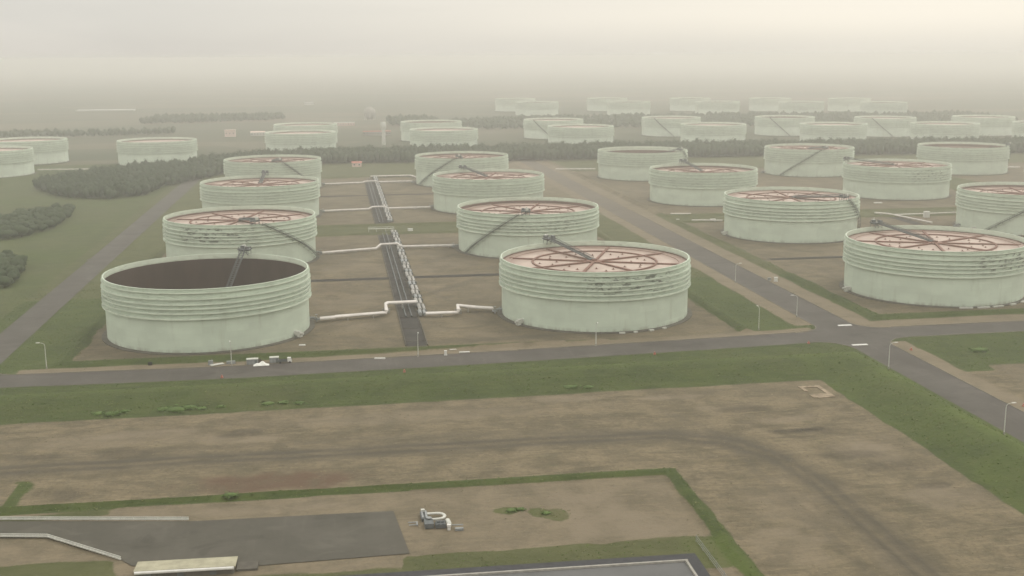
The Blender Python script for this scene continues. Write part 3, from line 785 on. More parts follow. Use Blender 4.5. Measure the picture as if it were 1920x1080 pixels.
# segmented main along the trench
for y0, y1, lab in ((494, 748, 'segmented white main pipe along the nearer trench'), (790, 1098, 'segmented white main pipe along the farther trench')):
    root = empty('main_pipeline', (35, y0, 0)); tag(root, lab, 'pipeline', 'main pipes beside the trench')
    y = 0.0; k = 0; rr = random.Random(3)
    while y < y1 - y0 - 6:
        Ls = rr.choice((7, 9, 11)); off = (-.25, .25)[k % 2]
        m_ = MB(); m_.tube([(off - .9, y, 1.5), (off - .9, y + Ls, 1.5)], .85, 10); m_.tube([(off + 1.0, y, 1.4), (off + 1.0, y + Ls, 1.4)], .7, 10)
        m_.build('pipe', M['duct'] if k % 3 else M['greypipe'], root, smooth=True)
        m_ = MB(); m_.box((0, y + Ls + .4, .85), (4.6, .7, 1.3)); m_.build('pipe_support', M['steel'], root)
        y += Ls + 1.6; k += 1
    for x in (-7.5, -5.0):
        m_ = MB(); m_.tube([(x, 0, .75), (x, y1 - y0 - 4, .75)], .3, 8); m_.build('pipe', M['steel'], root, smooth=True)
# crossing walkway over trench end
w = MB(); w.box((0, 0, 2.0), (17, 1.6, .2))
for x in (-8, -3, 3, 8): w.box((x, 0, 1.0), (.3, 1.2, 2.0))
for y in (-.75, .75): w.beam((-8.4, y, 3.1), (8.4, y, 3.1), .1, .14); [w.beam((x, y, 2.0), (x, y, 3.1), .1, .1) for x in (-8, -4, 0, 4, 8)]
o = w.build('walkway', M['pale']); o.location = (27, 752, 0); tag(o, 'pale raised walkway across the trench on the grass dike', 'walkway')
GR = 'thin white pipes in the right hand yards'
pipeline('pipeline', [[(376, 769, 1.2), (383, 762, 1.2), (391, 716, 1.2)]], .55, 'white angled pipe between the front right tanks by a dark ditch', GR)
pipeline('pipeline', [[(385, 757, 1.2), (399, 757, 1.2), (436, 760, 1.2)]], .45, 'thin pipe reaching the tank cut by the right edge', GR)
pipeline('pipeline', [[(233, 791, 1.3), (247, 788, 1.3)]], .5, 'short white pipe on the verge left of the third right block tank', GR)
pipeline('pipeline', [[(238, 757, 1.2), (258, 752, 1.2)]], .45, 'thin white pipe left of the second right block tank', GR)
pipeline('pipeline', [[(214, 1130, 1.5), (253, 1124, 1.5)]], .6, 'bright white pipe left of the rearmost side road tank', GR)
pipeline('pipeline', [[(643, 1060, 1.4), (665, 1055, 1.4)]], .7, 'white pipe right of the plain pale rear tank', GR)
pipeline('pipeline', [[(328, 880, 1.4), (350, 868, 1.4)]], .6, 'white pipe between the third row tanks of the right block', GR)
pipeline('pipeline', [[(326, 1062, 1.4), (345, 1066, 1.4), (398, 1062, 1.4)]], .6, 'white pipe between the rearmost tanks of the right block', GR)
pipeline('pipeline', [[(-300, 1235, 1.5), (-225, 1228, 1.5), (-215, 1235, 1.5)]], .6, 'thin white pipe behind the tree clump at far left', GR)
pipeline('pipeline', [[(152, 722, 1.2), (160, 722, 1.2)]], .4, 'short pipe stub right of the second row centre tank', GR)
m_ = MB(); m_.add([(378, 716, .16), (386, 716, .16), (386, 758, .16), (378, 758, .16)], [(0, 1, 2, 3)]); tag(m_.build('drainage_ditch', M['trench']), kind='structure')

# ------------------------------------------------------------------ street lamps
def lamp_proto():
    root = empty('street_lamp', (0, 0, 0))
    p = MB(); p.tube([(0, 0, 0), (0, 0, 8.6)], [.17, .10], 10); p.build('pole', M['pale'], root, True)
    b = MB(); b.tube([(0, 0, 0), (0, 0, .9)], .26, 10); b.box((0, 0, .06), (.7, .7, .12)); b.build('pole_base', M['conc'], root)
    a = MB(); a.tube([(0, 0, 8.55), (.12, 0, 9.1), (.5, 0, 9.5), (1.1, 0, 9.7), (1.9, 0, 9.8)], [.10, .10, .09, .08, .08], 8); a.build('arm', M['pale'], root, True)
    h_ = MB()
    h_.add([(1.7, -.22, 9.72), (3.1, -.2, 9.78), (3.1, .2, 9.78), (1.7, .22, 9.72), (1.8, -.14, 9.98), (3.0, -.1, 9.96), (3.0, .1, 9.96), (1.8, .14, 9.98)],
           [(3, 2, 1, 0), (4, 5, 6, 7), (0, 1, 5, 4), (1, 2, 6, 5), (2, 3, 7, 6), (3, 0, 4, 7)])
    h_.build('lamp_head', M['white'], root)
    return root
lp = lamp_proto(); index_kids()
lamps = [(194.0, 305, 0, 'street lamp at right edge beside the road, nearest to the camera'),
         (194.4, 380, 0, 'street lamp on the grass verge just below the crossroads'),
         (194.6, 466, 180, 'street lamp beside the side road just above the crossroads'),
         (194.6, 545, 0, 'farther street lamp on the side road, left of the road opposite the ditch'),
         (170, 446, 90, 'street lamp on the grass corner left of the crossroads'),
         (98, 431.5, -90, 'thin street lamp in front of the centre pink roofed tank'),
         (28, 427, -90, 'street lamp at the near end of the dark pipe trench'),
         (-41, 425.5, -90, 'street lamp beside the site clutter before the open dark tank'),
         (-108, 433, 180, 'street lamp on the grass corner at far left')]
for i, (x, y, rz, lab) in enumerate(lamps):
    o = lp if i == 0 else copy_tree(lp)
    o.location = (x, y, 0); o.rotation_euler = (0, 0, D(rz)); tag(o, lab, 'street lamp', 'street lamps along the roads')

# ------------------------------------------------------------------ site clutter by the cross road
def simple(name, mb, mat, loc, rz, label, cat, group=None):
    o = mb.build(name, mat, fix=True); o.location = loc; o.rotation_euler = (0, 0, rz); return tag(o, label, cat, group)
def cabin(loc, rz, L, Wd, H_, label, mat='greypipe', roofm='pale'):
    t = empty('site_container', loc, rz); tag(t, label, 'container', 'site equipment beside the cross road')
    b = MB(); b.box((0, 0, H_ / 2 + .15), (L, Wd, H_))
    for k in range(int(L / .6)): b.box((-L / 2 + .3 + .6 * k, -Wd / 2 - .02, H_ / 2 + .15), (.25, .08, H_ * .9))
    b.build('body', M[mat], t)
    r = MB(); r.box((0, 0, H_ + .2), (L + .1, Wd + .1, .1)); r.build('roof', M[roofm], t)
    d_ = MB(); d_.box((L * .3, -Wd / 2 - .08, H_ / 2), (.9, .06, H_ * .8)); d_.build('door', M['steel'], t)
    return t
cabin((-33.5, 426.5, 0), .05, 4.2, 2.2, 1.9, 'light grey box container just right of the lamp post')
cabin((-25.6, 427.6, 0), .05, 3.4, 2.2, 1.9, 'grey box container right of the white tarpaulin heap')
# white covered heap
m_ = MB(); n = 14
hp = []
for j in range(7):
    for i in range(n):
        x = (i / (n - 1) - .5) * 5.8; y = (j / 6 - .5) * 2.6
        z = 1.15 * max(0, 1 - (abs(x) / 2.9) ** 1.6) * max(0, 1 - (abs(y) / 1.3) ** 2) * (1 + .35 * math.sin(2.1 * x + 1.3 * y)) + .03
        hp.append((x, y, z))
m_.add(hp, [(j * n + i, j * n + i + 1, (j + 1) * n + i + 1, (j + 1) * n + i) for j in range(6) for i in range(n - 1)])
m_.add([(x, y, -.02) for x, y, z in (hp[0], hp[n - 1], hp[-1], hp[-n])], [(3, 2, 1, 0)])
simple('covered_heap', m_, M['tarp'], (-30.2, 424.4, .08), .05, 'bright white tarpaulin heap at the road edge between grey containers', 'heap')
m_ = MB()
for k in range(5): m_.tube([(-2.4, k * .35, .3 + .05 * (k % 2)), (2.6, k * .35, .3)], .16, 8)
simple('pipe_stack', m_, M['pale'], (-46.2, 426.6, 0), .5, 'small stack of pale pipes lying left of the lamp post', 'pipe stack')
m_ = MB(); m_.box((0, 0, .9), (1.7, 1.2, 1.4)); m_.box((0, 0, .12), (2.0, 1.4, .2)); m_.tube([(.5, 0, 1.6), (.5, 0, 2.2)], .12, 8)
simple('generator', m_, M['greypipe'], (-48.8, 428.2, 0), .2, 'small pale generator box at the left end of the clutter', 'generator')
m_ = MB(); m_.box((0, 0, .5), (3.2, 1.5, .9)); m_.box((0, 0, 1.0), (3.0, 1.3, .12)); m_.box((-.8, 0, .1), (.2, 1.6, .2))
simple('skip_bin', m_, M['greypipe'], (-41.5, 428.5, 0), .05, 'low grey skip bin left of the lamp post', 'skip bin')
m_ = MB()
m_.tube([(0, -.7, .8), (0, -.55, .8)], .8, 18); m_.tube([(0, .55, .8), (0, .7, .8)], .8, 18); m_.tube([(0, -.55, .8), (0, .55, .8)], .35, 14)
simple('cable_drum', m_, M['bark'], (-31.0, 427.3, 0), .2, 'dark brown cable drum beside the light grey container', 'cable drum')
# small white van with cab
v = empty('site_truck', (-21.8, 426.4, 0), .06); tag(v, 'small flatbed truck with white cab at right end of the clutter', 'truck', 'site equipment beside the cross road')
m_ = MB(); m_.box((-.7, 0, .75), (3.4, 1.8, .22)); m_.box((-.7, .87, 1.05), (3.4, .06, .5)); m_.box((-.7, -.87, 1.05), (3.4, .06, .5)); m_.box((-2.37, 0, 1.05), (.06, 1.68, .5)); m_.build('bed', M['steel'], v)
m_ = MB(); m_.add([(1.1, -.85, .5), (2.7, -.85, .5), (2.7, -.85, 1.2), (2.35, -.8, 1.95), (1.1, -.8, 1.95), (1.1, .85, .5), (2.7, .85, .5), (2.7, .85, 1.2), (2.35, .8, 1.95), (1.1, .8, 1.95)],
    [(0, 1, 2, 3, 4), (9, 8, 7, 6, 5), (0, 5, 6, 1), (1, 6, 7, 2), (2, 7, 8, 3), (3, 8, 9, 4), (4, 9, 5, 0)]); cb = m_.build('cab', M['white'], v)
m_ = MB(); m_.add([(2.70, -.75, 1.25), (2.70, .75, 1.25), (2.40, .72, 1.88), (2.40, -.72, 1.88)], [(0, 1, 2, 3)]); m_.build('windscreen', M['black'], cb)
for x in (-1.6, 1.9):
    for y in (-.8, .8): m_ = MB(); m_.tube([(x, y - .1, .38), (x, y + .1, .38)], .38, 14); m_.build('wheel', M['black'], v)
m_ = MB(); m_.box((0, 0, .55), (1.4, .9, 1.0)); m_.box((0, 0, 1.1), (1.5, 1.0, .12))
simple('dark_crate', m_, M['black'], (-71, 431.5, 0), 0, 'small dark crate on the verge before the open dark tank', 'crate')
# valve boxes, posts and covers dotted about
def marker(loc, lab, size=(.9, .9, 1.6), mat='white', cat='utility box', name='utility_box'):
    m_ = MB(); m_.box((0, 0, size[2] / 2), size); m_.box((0, 0, size[2] + .05), (size[0] + .2, size[1] + .2, .12)); m_.box((0, 0, .05), (size[0] + .3, size[1] + .3, .12))
    return simple(name, m_, M[mat], loc, random.uniform(-.2, .2), lab, cat)
marker((38.5, 427.5, 0), 'white post box beside the cross road right of the trench end')
marker((20, 436.5, 0), 'flat white cover on the grass left of the trench end', (2.6, .9, .35)); marker((42, 434.5, 0), 'flat white cover on the grass right of the trench end', (2.4, .9, .35))
marker((13.5, 426.2, 0), 'pale drain cover at the kerb left of the trench lamp', (3.8, .7, .25)); marker((46, 430.0, 0), 'pale drain cover at the kerb right of the white post box', (3.8, .7, .25))
marker((-16, 452, 0), 'small pale cover on the earth right of the open dark tank', (2.2, .9, .3))
marker((46, 752, 0), 'small white box on the grass dike between tank rows', (3.2, 1.6, 1.4)); marker((253, 757, 0), 'small white box left of the second right block tank', (3.4, 1.6, 1.6))
marker((211.8 + 4, 545, 0), 'white box with pipework beside the side road by the tan verge', (1.6, 1.2, 2.0)); marker((213.5, 548, 0), 'small grey box beside the white box on the side road', (1.4, 1.2, 1.2), 'greypipe')
marker((404, 748, 0), 'white cube shaped cabin behind the big front right tank', (3.6, 3.0, 4.0)); marker((168, 1045, 0), 'small pale box on the bare ground right of the rearmost trench tank', (3.0, 2.0, 2.5))
marker((407, 828, 0), 'flat pale cover on the dike right of the third row', (6, 2, .5)); marker((232, 770, 0), 'tiny pale cover beside the side road', (2, 1, .3))
for i, (x, y, lab) in enumerate(((-43, 409.0, 'left'), (21.5, 405.5, 'second'), (117, 414.5, 'third'), (181, 420.5, 'near the crossroads'), (215.5, 404, 'beside the road at right'), (216, 330, 'behind the nearest street lamp'))):
    m_ = MB(); m_.box((0, 0, .25), (.9, .7, .5)); m_.tube([(0, 0, .5), (0, 0, 1.0)], .22, 8); m_.box((0, 0, 1.0), (.5, .5, .12))
    simple('hydrant_marker', m_, M['redp'], (x, y, 0), 0, ['faded red hydrant by the road edge below the open dark tank', 'faded red hydrant by the road edge below the pipe trench', 'faded red hydrant by the road edge below the centre pink roofed tank', 'faded red hydrant at the road edge left of the crossroads', 'faded red hydrant on the tan verge below the crossroads corner', 'faded red hydrant beside the nearest street lamp'][i], 'hydrant', 'red hydrants along the roads')

# white sheeting leaning on tank bases
for (cx, cy, a0, a1, n_, lab) in ((282, 512.3, -100, -55, 5, 'the big front right tank'), (110.9, 492.8, -88, -60, 4, 'the front centre tank')):
    t = empty('base_sheeting', (cx, cy, 0)); tag(t, 'row of white sheets lying along the foot of ' + lab, 'sheeting')
    for k in range(n_):
        a = D(a0 + (a1 - a0) * k / (n_ - 1)) + rs.uniform(-.02, .02); m_ = MB(); Lw = rs.uniform(2.5, 6) if cx > 200 else rs.uniform(1.2, 3)
        m_.box((43.7 * math.cos(a), 43.7 * math.sin(a), .45), (1.0, Lw, .6), a); m_.build('sheet', M['pale'], t)

# ------------------------------------------------------------------ foreground valve assembly
vt = empty('valve_assembly', (19, 266, .1)); vt.scale = (.92, .92, .72); tag(vt, 'cluster of grey pipes and valves with a U shaped bend beside the asphalt yard', 'valve assembly')
pts = [(0, 4.2, 1.2)] + [(2.6 + 2.0 * math.sin(t), 2.2 + 2.0 * math.cos(t), 1.2) for t in [PI * i / 8 for i in range(9)]] + [(0, .2, 1.2)]
m_ = MB(); m_.tube(pts, .42, 12); m_.build('bend_pipe', M['pale'], vt, True)
m_ = MB(); m_.box((-.8, 3.6, .9), (2.0, 5.2, .3)); [m_.box((x, y, .4), (.35, .35, .8)) for x in (-1.5, -.1) for y in (1.3, 5.8)]; m_.build('skid_frame', M['steel'], vt)
m_ = MB(); m_.tube([(-1.3, 1.2, 1.35), (-1.3, 6.0, 1.35)], .3, 10); m_.tube([(-.3, 1.2, 1.35), (-.3, 6.0, 1.35)], .3, 10); m_.build('manifold_pipe', M['greypipe'], vt, True)
m_ = MB(); m_.box((-1.0, 6.0, 1.6), (1.0, .8, .9)); m_.build('valve_cap', M['pale'], vt)
m_ = MB(); m_.box((-4.0, 0.4, .5), (2.6, .3, .25)); m_.box((-4.2, -1.4, .5), (2.0, .3, .25)); m_.box((-3.0, -.5, .3), (.3, 2.2, .6)); m_.build('foot_rail', M['greypipe'], vt)
m_ = MB(); m_.box((0, -2.2, 1.0), (2.4, 3.6, 1.6)); m_.tube([(.2, -.4, .9), (.2, -.4, 2.1)], .45, 12); m_.build('valve_body', M['steel'], vt, fix=True)
m_ = MB(); m_.tube([(.2, -.4, 2.1), (.2, -.4, 2.3)], .75, 14); m_.build('handwheel', M['greypipe'], vt)
m_ = MB(); m_.box((3.0, -3.0, .8), (2.8, 2.6, 1.1)); m_.tube([(1.9, -3.9, 1.5), (4.3, -3.9, 1.5)], .3, 8); m_.tube([(1.9, -2.3, 1.6), (4.3, -2.3, 1.6)], .35, 8); [m_.box((x, -3.0, 1.6), (.2, 3.4, .25)) for x in (2.0, 3.0, 4.0)]; m_.build('pump_housing', M['steel'], vt)
m_ = MB(); m_.tube([(5.0, -1.2, 1.4), (5.3, -4.4, 1.4)], .62, 12); m_.build('filter_drum', M['pale'], vt, True)
m_ = MB(); m_.box((5.0, -5.3, 1.6), (1.0, .9, .8)); m_.box((5.0, -5.3, .5), (.8, .7, 1.0)); m_.build('motor', M['white'], vt)
m_ = MB(); m_.tube([(5.9, -4.6, 1.3), (8.8, -4.8, 1.3)], .22, 8); m_.box((7.6, -6.0, .5), (2.2, .9, .8)); m_.build('outlet_pipe', M['greypipe'], vt, fix=True)

# ------------------------------------------------------------------ guard rails, sheds bottom
def guard(name, pts, lab):
    root = empty(name, (pts[0][0], pts[0][1], .2)); tag(root, lab, 'guard rail', 'white guard rails round the asphalt yard'); o0 = Vector((pts[0][0], pts[0][1], 0))
    m_ = MB(); m2 = MB()
    for a, b in zip(pts[:-1], pts[1:]):
        A = Vector((*a, 0)) - o0; B = Vector((*b, 0)) - o0; L = (B - A).length
        m_.beam(A + Vector((0, 0, .75)), B + Vector((0, 0, .75)), .12, .34); m_.beam(A + Vector((0, 0, .25)), B + Vector((0, 0, .25)), .3, .3)
        for k in range(int(L / 3) + 1):
            p = A.lerp(B, k * 3 / L); m2.box((p.x, p.y, .45), (.14, .14, .9))
    m_.build('rail', M['pale'], root); m2_ = m2.build('posts', M['pale'], root); m2_.name = 'post_row'
guard('guard_rail', [(-130, 292.5), (-85, 285), (-39, 277.2)], 'long straight white guard rail along the far side of the asphalt yard')
guard('guard_rail', [(-130, 278), (-82, 274), (-71, 272), (-51.5, 256)], 'white guard rail bending along the near side of the asphalt yard')
sh = empty('low_shed', (-36, 247.6, -.7), -.03 + D(0)); tag(sh, 'long low shed with weathered flat roof and white gutter pipe at bottom left', 'shed')
m_ = MB(); m_.box((0, 0, 1.2), (21.0, 4.4, 2.2)); m_.build('wall', M['darkconc'], sh)
m_ = MB(); m_.box((0, .2, 2.45), (21.8, 5.0, .3)); m_.build('roof', M['slab'], sh)
m_ = MB(); m_.box((13.2, .7, 1.0), (4.6, 4.0, .5)); m_.build('side_slab', M['darkconc'], sh)
m_ = MB(); m_.tube([(-10.6, -2.9, 2.4), (10.6, -2.9, 2.4)], .34, 10); m_.build('gutter_pipe', M['white'], sh, True)
for x in (-8, -1, 6): m_ = MB(); m_.box((x, -2.26, 1.1), (1.4, .1, 1.6)); m_.build('door', M['steel'], sh)
bl = empty('flat_roofed_building', (34.0, 196.9, -2.75), -.016); tag(bl, 'grey flat roof corner with white trim and dark edge at bottom right of centre', 'building')
# building footprint: right edge u=76, far edge v=237
m_ = MB(); m_.box((0, 0, 2.4), (82, 74, 4.8)); m_.build('wall', M['conc'], bl)
m_ = MB()
for (c_, d_) in (((0, 36.0, 4.95), (83, 3.0, .5)), ((0, -36, 4.95), (83, 3.0, .5)), ((40.2, 0, 4.95), (2.6, 69.0, .5)), ((-40.2, 0, 4.95), (2.6, 69.0, .5))): m_.box(c_, d_)
m_.build('roof_edge', M['roofdark'], bl)
m_ = MB()
for (c_, d_) in (((0, 34.1, 5.05), (77.8, .55, .7)), ((0, -34.1, 5.05), (77.8, .55, .7)), ((38.5, 0, 5.05), (.55, 67.6, .7)), ((-38.5, 0, 5.05), (.55, 67.6, .7))): m_.box(c_, d_)
m_.build('parapet_trim', M['conc'], bl)
m_ = MB(); m_.box((0, 0, 4.9), (76.4, 67.6, .16)); m_.build('roof', M['roofgrey'], bl)
fe = empty('wire_fence', (80, 245, 0)); tag(fe, 'thin wire fence with pale posts right of the grey flat roof', 'fence')
m_ = MB(); [m_.beam((0, -60, z), (0, 0, z), .06, .09) for z in (.4, 1.0, 1.6)]; m_.build('wire', M['greypipe'], fe)
for k in range(13): m_ = MB(); m_.box((0, -5 * k, .9), (.10, .10, 1.8)); m_.build('post', M['greypipe'], fe)
# small concrete pit in the field corner
pt = MB()
for k in range(5):
    pt.box((-3.0 + 1.5 * k, -6.0 + rs.uniform(-.3, .3), .2), (1.7, 3.6 + rs.uniform(-.4, .6), .28 + .03 * k), rs.uniform(-.1, .1))
    pt.box((-3.0 + 1.5 * k, 5.0 + rs.uniform(-.3, .3), .2), (1.7, 1.5 + rs.uniform(-.3, .5), .26 + .03 * k), rs.uniform(-.1, .1))
for k in range(4):
    pt.box((3.1 + rs.uniform(-.1, .1), -3.8 + 2.4 * k, .2), (1.5, 3.0, .25 + .04 * k), rs.uniform(-.1, .1))
    if k > 1: pt.box((-3.1, -3.3 + 2.2 * k, .2), (1.2, 2.3, .25 + .04 * k), rs.uniform(-.1, .1))
o = pt.build('concrete_pit', M['rubble']); o.location = (157.0, 357.5, .0); tag(o, 'pale squarish rubble rim round a pit in the far corner of the dirt field', 'pit')

# ------------------------------------------------------------------ distant buildings
def house(name, loc, dims, lab, wall='pinkp', roof='redp', cat='building', gable=True):
    t = empty(name, loc); tag(t, lab, cat); L, W_, H_ = dims
    m_ = MB(); m_.box((0, 0, H_ / 2), (L, W_, H_)); m_.build('wall', M[wall], t)
    r = MB(); e = .4
    if gable:
        hh = H_ * .35; a = [(-L / 2 - e, -W_ / 2 - e, H_), (L / 2 + e, -W_ / 2 - e, H_), (L / 2 + e, W_ / 2 + e, H_), (-L / 2 - e, W_ / 2 + e, H_), (-L / 2 - e, 0, H_ + hh), (L / 2 + e, 0, H_ + hh)]
        r.add(a, [(0, 1, 5, 4), (2, 3, 4, 5), (1, 2, 5), (3, 0, 4), (3, 2, 1, 0)])
    else: r.box((0, 0, H_ + .2), (L + .6, W_ + .6, .4))
    r.build('roof', M[roof], t)
    for k in range(max(2, int(L / 4))):
        w = MB(); w.box((-L / 2 + (k + .5) * L / max(2, int(L / 4)), -W_ / 2 - .03, H_ * .55), (1.4, .1, 1.2)); w.build('window', M['black'], t)
    return t
house('pump_house', (20.5, 1214, 0), (10, 6, 4.2), 'small pink building with faded red roof at the foot of the tree belt')
house('distant_building', (-150, 1722, 0), (15, 12, 9.5), 'small pale pink building at left beyond the tree belt', gable=False, roof='pinkp')
house('distant_building', (-112, 1735, 0), (20, 10, 5), 'low pale building just left of the hazy tank pair', 'pale', 'pinkp')
house('distant_building', (15, 1960, 0), (34, 14, 5), 'long low hazy building between the hazy tank pairs', 'pinkp', 'pale', gable=False)
house('distant_building', (59, 1700, 0), (40, 16, 6), 'brown roofed low building beside the pale water tower', 'conc', 'redp', gable=False)
house('distant_warehouse', (-490, 2640, 0), (120, 30, 2.4), 'very long white roofed warehouse in the haze at far left', 'pale', 'white', gable=False)
house('distant_warehouse', (-60, 2840, 0), (22, 14, 6), 'tiny bright white roof far off in the haze left of centre', 'pale', 'white', gable=False)
house('distant_building', (195, 1880, 0), (26, 12, 4), 'low pink roofed building in the haze between centre tank pairs', 'pinkp', 'pinkp', gable=False)
tw = empty('water_tower', (61, 1510, 0)); tag(tw, 'slender pale tower standing behind the tree belt', 'tower')
m_ = MB(); m_.lathe([(2.6, 0), (2.3, 20)], 20); m_.build('shaft', M['pale'], tw, True)
m_ = MB(); m_.lathe([(2.3, 20), (3.6, 22), (3.6, 28), (2.8, 29.5), (.01, 30)], 20); m_.build('cistern', M['pale'], tw, True)
dm_ = empty('gas_sphere', (62, 2130, 0)); tag(dm_, 'pale spherical gas holder fading in the haze', 'gas holder')
m_ = MB(); m_.lathe([(.01 + 11 * math.sin(PI * i / 14), 12 - 11 * math.cos(PI * i / 14)) for i in range(15)], 24); m_.build('sphere', M['conc'], dm_, True)
for k in range(8): a = PI / 4 * k; m_ = MB(); m_.tube([(9.5 * math.cos(a), 9.5 * math.sin(a), 0), (10.4 * math.cos(a), 10.4 * math.sin(a), 11)], .6, 8); m_.build('leg', M['pale'], dm_)

# ------------------------------------------------------------------ vegetation
def crown_arrays(seed, sub=2, leaves=150, h=9.0, r=4.4, trunk=2.0):
    r_ = np.random.RandomState(seed); b = bmesh.new(); bmesh.ops.create_icosphere(b, subdivisions=sub, radius=1.0)
    co = np.array([v.co[:] for v in b.verts]); fs = np.array([[v.index for v in f.verts] for f in b.faces]); b.free()
    ph = r_.rand(6, 3) * 6.28; kk = r_.randn(6, 3) * 2.6
    dsp = sum(np.sin(co @ kk[i] * 1.2 + ph[i, 0]) for i in range(6)) / 6
    co2 = co * (1 + .30 * dsp + .10 * r_.randn(len(co)))[:, None]
    P = co2 * np.array([r, r, h * .5]) * .86; P[:, 2] += trunk + h * .5
    V_ = [P]; F_ = [fs]; n = len(P)
    d = r_.randn(leaves, 3); d /= np.linalg.norm(d, axis=1)[:, None]
    rad = .82 + .30 * r_.rand(leaves)
    dd = sum(np.sin(d @ kk[i] * 1.2 + ph[i, 0]) for i in range(6)) / 6
    c = d * (rad * (1 + .30 * dd))[:, None] * np.array([r, r, h * .5]); c[:, 2] += trunk + h * .5
    s = (.22 + .42 * r_.rand(leaves))[:, None]
    t1 = r_.randn(leaves, 3); t2 = r_.randn(leaves, 3)
    q = np.stack([c - t1 * s * .5, c + t2 * s * .6, c + t1 * s * .5], 1).reshape(-1, 3)
    V_.append(q); F_.append(np.arange(leaves * 3).reshape(-1, 3) + n)
    return np.concatenate(V_), np.concatenate(F_)
def mesh_np(name, V_, F_, mat, parent=None):
    me = bpy.data.meshes.new(name); me.vertices.add(len(V_)); me.vertices.foreach_set('co', V_.astype(np.float32).ravel())
    me.loops.add(F_.size); me.loops.foreach_set('vertex_index', F_.ravel().astype(np.int32))
    me.polygons.add(len(F_)); me.polygons.foreach_set('loop_start', np.arange(0, F_.size, 3, dtype=np.int32))
    try: me.polygons.foreach_set('loop_total', np.full(len(F_), 3, dtype=np.int32))
    except Exception: pass
    me.update(calc_edges=True); me.materials.append(mat); me.update()
    o = bpy.data.objects.new(name, me); COL.objects.link(o)
    if parent: o.parent = parent
    return o
TEMPL = [crown_arrays(s, 1, 190, hh, rr_, .4) for s, hh, rr_ in ((1, 12, 4.0), (2, 12.8, 3.7), (3, 11, 4.3), (4, 13.4, 3.5), (5, 11.2, 4.6), (6, 12.5, 4.0))]
TREES = [crown_arrays(s, 2, 260, 10, 4.6, 1.0) for s in (21, 22, 23, 24)]
TEMPL_LOW = [crown_arrays(s, 1, 60, 11, 5.0, .2) for s in (11, 12, 13)]
def in_poly(x, y, P):
    c = False; j = len(P) - 1
    for i in range(len(P)):
        if (P[i][1] > y) != (P[j][1] > y) and x < (P[j][0] - P[i][0]) * (y - P[i][1]) / (P[j][1] - P[i][1]) + P[i][0]: c = not c
        j = i
    return c
def wood(name, poly, spacing, templ, hs, lab=None, mat='leaf2'):
    xs = [p[0] for p in poly]; ys = [p[1] for p in poly]; Vs = []; Fs = []; n = 0; row = 0
    y = min(ys)
    while y < max(ys):
        x = min(xs) + (row % 2) * spacing / 2
        while x < max(xs):
            px, py = x + rs.uniform(-.35, .35) * spacing, y + rs.uniform(-.35, .35) * spacing
            if in_poly(px, py, poly):
                V_, F_ = templ[rs.randint(len(templ))]; s = rs.uniform(*hs); a = rs.uniform(0, 6.28); ca, sa = math.cos(a), math.sin(a)
                sw = s * rs.uniform(.9, 1.15)
                W = np.stack([(V_[:, 0] * ca - V_[:, 1] * sa) * sw + px, (V_[:, 0] * sa + V_[:, 1] * ca) * sw + py, V_[:, 2] * s], 1)
                Vs.append(W); Fs.append(F_ + n); n += len(V_)
            x += spacing
        y += spacing * .87; row += 1
    o = mesh_np(name, np.concatenate(Vs), np.concatenate(Fs), M[mat])
    if lab: tag(o, lab, 'wood')
    return tag(o, kind='stuff')
wood('tree_belt', [(-112, 1155), (-60, 1215), (-6, 1252), (211, 1240), (474, 1242), (769, 1215), (1150, 1190), (1150, 1250), (769, 1290), (474, 1320), (211, 1318), (-6, 1318), (-100, 1275), (-150, 1225)], 5.4, TEMPL, (.85, 1.25), 'dark tree belt running across the whole view behind the near tanks')
wood('tree_clump', [(-232, 1000), (-215, 978), (-180, 968), (-158, 990), (-150, 1050), (-110, 1150), (-110, 1160), (-152, 1222), (-200, 1205), (-245, 1130), (-262, 1060)], 5.4, TEMPL, (.55, 1.0), 'rounded dark clump where the tree belt ends at left')
wood('far_wood', [(175, 1790), (480, 1780), (760, 1765), (1100, 1740), (1150, 2010), (700, 2060), (330, 2060), (190, 1980)], 12, TEMPL_LOW, (.6, 1.05), 'wide hazy wood between the far tank blocks')
wood('far_wood', [(90, 1900), (165, 1890), (170, 2010), (90, 2010)], 11, TEMPL_LOW, (.9, 1.5), 'small hazy wood behind the second pair of far tanks')
wood('far_wood', [(-620, 1720), (-330, 1770), (-240, 1800), (-240, 1840), (-400, 1830), (-640, 1790)], 10, TEMPL_LOW, (.5, 1.0), 'low hazy tree line above the left edge tanks')
wood('far_wood', [(-330, 2080), (-180, 2120), (-90, 2160), (-100, 2260), (-330, 2240)], 11, TEMPL_LOW, (.6, 1.2), 'hazy wood at left below the horizon')
0 and wood('far_wood', [(-800, 2900), (1600, 2700), (1700, 2900), (-800, 3100)], 45, TEMPL_LOW, (1.4, 2.2), 'faint wood fading into the fog on the horizon')
0 and wood('far_wood', [(-150, 1480), (-70, 1480), (-70, 1500), (-150, 1500)], 10, TEMPL_LOW, (.5, .8), 'low scrub left of the first pair of hazy tanks')

